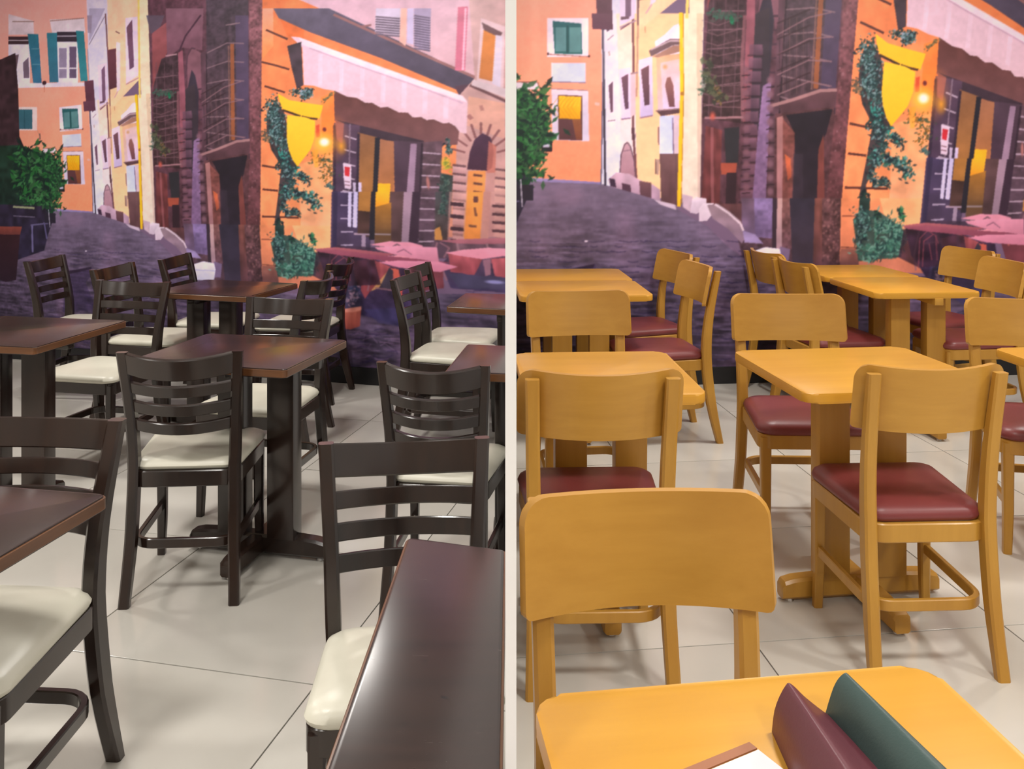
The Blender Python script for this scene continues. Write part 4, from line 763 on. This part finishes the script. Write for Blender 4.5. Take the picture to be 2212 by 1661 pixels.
def make_dark_chair():
    t = empty('ladder_back_chair')
    keys = [(-.268, 0, .016), (-.222, .2, .0245), (-.196, .43, .026), (-.206, .6, .0225), (-.258, .83, .0155)]
    chair_common(t, 'dark', 'cream', keys, ((0, .2, .42, .62, .83), (.186, .176, .172, .18, .196)), .425, .04, .0185, .02)
    ky = smooth_interp(keys, 40)
    yz = lambda z: float(np.interp(z, ky[:, 1], ky[:, 0]))
    def rail(z, hh, th, bulge, name, dip=.004):
        n = 13; cs = []; A = []; B = []; hb = []
        y0 = yz(z); sl = (yz(z + .02) - yz(z - .02)) / .04
        for i in range(n):
            s = -1 + 2 * i / (n - 1)
            hx = float(np.interp(z, (.42, .62, .83), (.172, .18, .196))) - .006
            cs.append((s * hx, y0 - bulge * (1 - s * s), z - dip * (1 - s * s)))
            tx = Vector((1, 2 * bulge * s / .18, 0)).normalized()
            B.append(Vector((0, sl, 1)).normalized()); A.append(tx.cross(Vector(B[-1])).normalized()); hb.append(hh)
        b = bmesh.new(); sweep(b, cs, A, B, [th] * n, hb, .3); return obj(name, b, 'dark', t, 40)
    rail(.794, .036, .0095, .062, 'top_rail', .016)
    for z in (.712, .648, .585): rail(z, .019, .008, .06, 'back_slat', .009)
    return t
def make_honey_chair():
    t = empty('panel_back_chair')
    keys = [(-.268, 0, .016), (-.224, .2, .0235), (-.2, .42, .025), (-.212, .62, .021), (-.258, .85, .0145)]
    chair_common(t, 'honey', 'maroon', keys, ((0, .2, .42, .85), (.19, .184, .182, .19)), .415, .05, .019, .02, .183)
    ky = smooth_interp(keys, 40)
    yz = lambda z: float(np.interp(z, ky[:, 1], ky[:, 0]))
    hw, r, z0, z1, bulge, th = .225, .045, .682, .872, .062, .009
    xs = sorted(set([round(hw * (-1 + 2 * i / 24), 5) for i in range(25)] + [s * (hw - r + r * math.sin(a)) for s in (-1, 1) for a in np.linspace(0, math.pi / 2, 7)]))
    b = bmesh.new(); rows = []
    NZ = 5
    for x in xs:
        e = max(0, abs(x) - (hw - r)); zt = z1 - r + math.sqrt(max(0, r * r - e * e)) if e else z1
        rb = .012; e2 = max(0, abs(x) - (hw - rb)); zb = z0 + rb - math.sqrt(max(0, rb * rb - e2 * e2)) if e2 else z0
        s = x / hw; yc = -bulge * (1 - s * s) + .054; zt -= .012 * (1 - s * s); zb -= .006 * (1 - s * s)
        nv = Vector((-2 * bulge * s / hw, 1, 0)).normalized()
        col = []
        for k in range(NZ):
            z = zb + (zt - zb) * k / (NZ - 1)
            y = yz(min(z, .85)) + yc
            col.append((Vector((x, y, z)) + nv * th, Vector((x, y, z)) - nv * th))
        rows.append([(b.verts.new(p), b.verts.new(q)) for p, q in col])
    for c0, c1 in zip(rows, rows[1:]):
        for k in range(NZ - 1):
            b.faces.new((c0[k][0], c1[k][0], c1[k + 1][0], c0[k + 1][0]))
            b.faces.new((c0[k][1], c0[k + 1][1], c1[k + 1][1], c1[k][1]))
        b.faces.new((c0[0][0], c0[0][1], c1[0][1], c1[0][0]))
        b.faces.new((c0[-1][0], c1[-1][0], c1[-1][1], c0[-1][1]))
    for c in (rows[0], rows[-1]):
        for k in range(NZ - 1): b.faces.new((c[k][0], c[k + 1][0], c[k + 1][1], c[k][1]))
    obj('back_panel', b, 'honey_panel', t, 45)
    return t

DC = [  # x, y, yaw, scale xy, scale z, label
 (-1.086, 3.21, 4, (.932, .87), .985, 'dark ladder-back chair with cream seat seen from behind, at the middle of the aisle'),
 (-.21, 1.825, 187, (.86, .74), 1.0, 'nearest dark ladder-back chair facing the viewer behind the scuffed tabletop'),
 (-.212, 3.08, -8.5, .838, .97, 'dark chair with curved rails seen from behind, directly beyond the nearest dark chair'),
 (-1.037, 3.867, 168, .958, .985, 'dark chair facing the viewer across the small square dark table, shiny top rail'),
 (-1.955, 4.41, 168, .966, .985, 'dark chair facing the viewer at the far corner of the left dark table'),
 (-2.589, 5.62, -93, .984, .993, 'farthest left dark chair by the street mural, turned sideways'),
 (-1.82, 5.68, -94, .99, .999, 'slim dark chair leaning back against the mural, at the far table end'),
 (-2.0, 5.16, -99, .95, .999, 'dark reddish chair at the far table end, seen through the rails of another chair'),
 (-.31, 4.73, -103, .95, .998, 'dark chair in side view facing right, nearer of two beside the painted red tablecloths'),
 (-.29, 5.17, -102, .95, .997, 'dark chair in side view facing right, farther of two beside the painted red tablecloths'),
 (-1.279, 5.60, 81, .98, .985, 'dark chair standing right of the far table next to the painted flower pot'),
 (-1.25, 4.80, 82, .98, 1.0, 'black looking dark chair tucked sideways under the right end of the far dark table'),
 (-1.165, 1.965, 176, 1.03, .985, 'dark chair with grey white seat at the lower left corner, partly behind a tabletop'),
]
HC = [
 (.243, 1.385, 184, .95, .998, 'nearest honey wood chair with broad curved back panel behind the orange tabletop'),
 (.236, 2.743, 1.8, 1.0, 1.0, 'honey wood chair seen from behind, second row beside the white partition'),
 (.305, 3.76, 186, .985, 1.0, 'honey wood chair facing the viewer beyond the second row table by the partition'),
 (.775, 5.47, 106, .98, 1.008, 'farther of two honey chairs facing left at the far left tables'),
 (.755, 4.813, 99, .99, 1.017, 'nearer of two honey chairs facing left at the far left tables'),
 (1.137, 3.63, 178, 1.03, 1.005, 'honey wood chair facing the viewer across the middle yellow tabletop'),
 (1.756, 5.66, -80, 1.0, 1.003, 'farther of two honey chairs facing right at the far pair of tables'),
 (1.785, 5.159, -81, .992, 1.003, 'nearer of two honey chairs facing right at the far pair of tables'),
 (1.165, 2.80, 2.5, .94, .998, 'honey wood chair with large maroon seat seen from behind at the right front'),
 (2.642, 5.70, 106, .96, 1.003, 'honey chair facing left below the painted red tablecloth, beside the plant'),
 (2.507, 5.111, 92, .995, 1.007, 'honey chair facing left at the far right edge'),
 (2.032, 3.53, 168, 1.02, 1.0, 'honey chair facing the viewer at the right edge, cropped by the picture'),
]
def place(proto, rows, group):
    for i, (x, y, a, s, sz, lab) in enumerate(rows):
        o = proto if i == 0 else copy_tree(proto)
        o.location = (x, y, 0); o.rotation_euler = (0, 0, R(a)); sx, sy = s if isinstance(s, tuple) else (s, s)
        o.scale = (sx, sy, sz)
        tag(o, lab, 'chair', group)
place(make_dark_chair(), DC, 'dark ladder-back chairs')
place(make_honey_chair(), HC, 'honey wood chairs with maroon seats')

# ---------------------------------------------------------------- tables
def pedestal(t, mat, arm_x=.26, arm_y=.26, topz=.72, slim=False):
    def foot(dx, dy, ln):
        b = bmesh.new()
        ks = [0, .25, .6, .85, .97, 1.0]; hs = [.034, .034, .034, .032, .028, .022]; hw = [.029, .029, .029, .029, .028, .024]
        if dy: hs = [h - .0015 for h in hs]
        a = Vector((dx, dy, 0)); side = Vector((-dy, dx, 0))
        sweep(b, [a * (ln * k) + Vector((0, 0, .012 + h)) for k, h in zip(ks, hs)], [side] * 6, [(0, 0, 1)] * 6, hw, hs, .3)
        f = obj('foot', b, mat, t, 40)
        b = bmesh.new(); c = a * (ln * .88); n = 12
        lo = [b.verts.new((c.x + .014 * math.cos(2 * math.pi * i / n), c.y + .014 * math.sin(2 * math.pi * i / n), 0)) for i in range(n)]
        hi = [b.verts.new((c.x + .01 * math.cos(2 * math.pi * i / n), c.y + .01 * math.sin(2 * math.pi * i / n), .014)) for i in range(n)]
        for i in range(n): b.faces.new((lo[i], lo[(i + 1) % n], hi[(i + 1) % n], hi[i]))
        b.faces.new(lo[::-1]); b.faces.new(hi)
        obj('glide', b, 'steel', f, 30)
    dirs = [(1, 0, arm_x), (-1, 0, arm_x), (0, 1, arm_y), (0, -1, arm_y)]
    if slim: dirs = dirs[2:]
    for dx, dy, ln in dirs:
        foot(dx, dy, ln)
        rr, hr, ht = (.098, .052, .034) if not slim else (.1, .045, .02)
        cx, cy = dx * rr, dy * rr
        wx, wy = (hr, ht) if dx else (ht, hr)
        if dx or slim:
            b = bmesh.new(); box(b, cx - wx, cx + wx, cy - wy, cy + wy, .07, topz - .03, .004); obj('column', b, mat, t, 40)
        b = bmesh.new(); ux, uy = (ln * .9, .022) if dx else (.022, ln * .9)
        x0, x1 = (0, dx * ux) if dx else (-ux, ux); y0, y1 = (0, dy * uy) if dy else (-uy, uy)
        box(b, min(x0, x1), max(x0, x1), min(y0, y1), max(y0, y1), topz - .035, topz, .003); obj('support_arm', b, mat, t, 40)
def table(kind, corner, which, yaw, w, d, label, h=.75, off=(0, 0)):
    """square pedestal table; corner = world xy of a named tabletop corner"""
    a = R(yaw); c, s = math.cos(a), math.sin(a)
    lx = {'L': -w / 2, 'R': w / 2}[which[1]]; ly = {'F': -d / 2, 'B': d / 2}[which[0]]
    x, y = corner[0] - (c * lx - s * ly), corner[1] - (s * lx + c * ly)
    dark = kind == 'dark'
    t = empty('dining_table', (x, y, 0), a)
    th = .03
    rad = .012 if dark else .038
    out = round_poly([(w / 2, -d / 2), (w / 2, d / 2), (-w / 2, d / 2), (-w / 2, -d / 2)], rad, 5)
    b = bmesh.new(); prism(b, out, h - th, h, .004 if dark else .007); top = obj('tabletop', b, 'dark_top' if dark else 'honey_top', t, 40)
    if dark:
        e = .0035
        o2 = round_poly([(w / 2, -d / 2), (w / 2, d / 2), (-w / 2, d / 2), (-w / 2, -d / 2)], rad, 4)
        b = bmesh.new(); bar_along(b, [(p.x, p.y) for p in o2], h - th / 2, th / 2 - .003, e, True); obj('edge_band', b, 'dark_edge', t, 40)
    pedestal(t, 'dark' if dark else 'honey', min(.27, w / 2 - .02), min(.27, d / 2 - .02), h - th)
    for p in t.children:
        if p.name.split('.')[0] in ('foot', 'column', 'support_arm'): p.location = (off[0], off[1], 0)
    return tag(t, label, 'table', 'dark pedestal tables' if dark else 'honey pedestal tables')
def cut_table(poly, px, py, label, h=.75):
    """dark table whose top butts against the partition; poly world corners ccw"""
    t = empty('dining_table', (px, py, 0))
    out = [Vector((p[0] - px, p[1] - py)) for p in poly]
    b = bmesh.new(); prism(b, round_poly([tuple(p) for p in out], .008, 3), h - .03, h, .004); obj('tabletop', b, 'dark_top', t, 40)
    b = bmesh.new(); bar_along(b, [(p.x, p.y) for p in round_poly([tuple(p) for p in out], .008, 3)], h - .015, .012, .0035, True); obj('edge_band', b, 'dark_edge', t, 40)
    pedestal(t, 'dark', .1, .2 if h else 0, h - .03, True)
    return tag(t, label, 'table', 'dark pedestal tables')
cut_table([(-.19, 1.697), (-.214, .95), (-.014, .95), (-.014, 1.643)], -.1, 1.28, 'scuffed dark brown tabletop nearest the viewer, against the white partition')
cut_table([(-.30, 4.29), (-.014, 4.2), (-.014, 4.66), (-.235, 4.70)], -.048, 4.42, 'far dark table beside the partition with two side-on chairs')
cut_table([(-.215, 3.0), (-.014, 2.965), (-.014, 3.40), (-.164, 3.43)], -.04, 3.37, 'dark table by the partition behind the curved-rail chair')
table('dark', (-.837, 1.91), 'BR', -11, .6, .6, 'dark tabletop at the lower left corner in front of a grey seated chair')
table('dark', (-1.739, 3.373), 'FR', -11, .6, .556, 'dark brown square table at the left edge below a side-on chair')
table('dark', (-.74, 3.02), 'FR', -13, .58, .5, 'small square dark table in the middle, between two facing chairs', off=(.035, .055))
table('dark', (-1.308, 4.575), 'FR', -16, .57, .5, 'far dark table with orange brown edge in front of the painted corner building', off=(-.08, .02))
table('honey', (.57, 1.275), 'BR', 8, .55, .6, 'orange honey tabletop nearest the viewer with two menus on it')
table('honey', (.861, 2.708), 'FL', 7, .64, .61, 'bright honey square table in the middle right, between two facing chairs')
table('honey', (.574, 2.708), 'FR', 3, .535, .6, 'honey table in the second row beside the white partition', off=(0, .05))
table('honey', (.709, 4.62), 'FR', 3, .67, .56, 'nearer of the two joined honey tables at the far left')
table('honey', (.68, 5.186), 'FR', 3, .67, .53, 'farther of the two joined honey tables at the far left')
table('honey', (1.845, 4.69), 'FL', 4, .56, .6, 'nearer of the two joined honey tables before the painted plant', off=(.05, -.06))
table('honey', (1.80, 5.295), 'FL', 4, .56, .58, 'farther of the two joined honey tables before the painted plant', off=(.07, 0))
table('honey', (1.74, 3.36), 'BL', 6, .6, .6, 'honey tabletop corner at the right edge before a facing chair')

# ---------------------------------------------------------------- menus on the nearest honey table
def menu(name, x, y, rz, prof, ln, mat, label, taper=.0):
    """bent leather menu cover standing like a tent: profile (x, z) extruded along -y"""
    t = empty(name, (x, y, .75), rz)
    k = smooth_interp(prof, 21); th = .0035
    b = bmesh.new(); rows = []
    for s in np.linspace(0, 1, 7):
        o_, i_ = [], []
        for i, (px, pz) in enumerate(k):
            p, q = k[max(i - 1, 0)], k[min(i + 1, len(k) - 1)]
            tx, tz = q - p; l = math.hypot(tx, tz); nx, nz = -tz / l, tx / l
            f = 1 - taper * s
            f = 1.0; px = px * (1 + taper * s)
            o_.append(b.verts.new((px * f, -s * ln, max(pz * f + nz * th, .0005)))); i_.append(b.verts.new((px * f - nx * 2 * th, -s * ln, max(pz * f - nz * th, .0002))))
        rows.append((o_, i_))
    n = len(k)
    for (o0, i0), (o1, i1) in zip(rows, rows[1:]):
        for j in range(n - 1):
            b.faces.new((o0[j], o0[j + 1], o1[j + 1], o1[j])); b.faces.new((i0[j], i1[j], i1[j + 1], i0[j + 1]))
        b.faces.new((o0[0], o1[0], i1[0], i0[0])); b.faces.new((o0[-1], i0[-1], i1[-1], o1[-1]))
    for o_, i_ in (rows[0], rows[-1]):
        for j in range(n - 1): b.faces.new((o_[j], i_[j], i_[j + 1], o_[j + 1]))
    obj('cover', b, mat, t, 60)
    return tag(t, label, 'menu', 'menus on the nearest table')
menu('menu_folder', .337, 1.125, R(5), [(-.022, .0), (-.018, .028), (-.006, .052), (.003, .054), (.022, .036), (.05, .014), (.075, .002)], .24, 'leather_red', 'maroon leather menu folder standing bent open on the orange tabletop', 1.0)
menu('menu_folder', .412, 1.14, R(12), [(-.03, .012), (-.018, .045), (-.006, .058), (.004, .056), (.014, .03), (.02, .002)], .24, 'leather_green', 'dark green leather menu folder behind the maroon one', .8)
t = empty('paper_placemat', (.25, .912, .7505), R(29))
b = bmesh.new(); box(b, -.15, .12, -.16, .135, 0, .001); obj('printed_sheet', b, 'paper', t)
b = bmesh.new(); box(b, -.15, .12, .137, .150, 0, .0016); obj('card_border', b, 'paper_edge', t)
tag(t, 'pale paper sheet with a brown border under the maroon menu', 'paper')
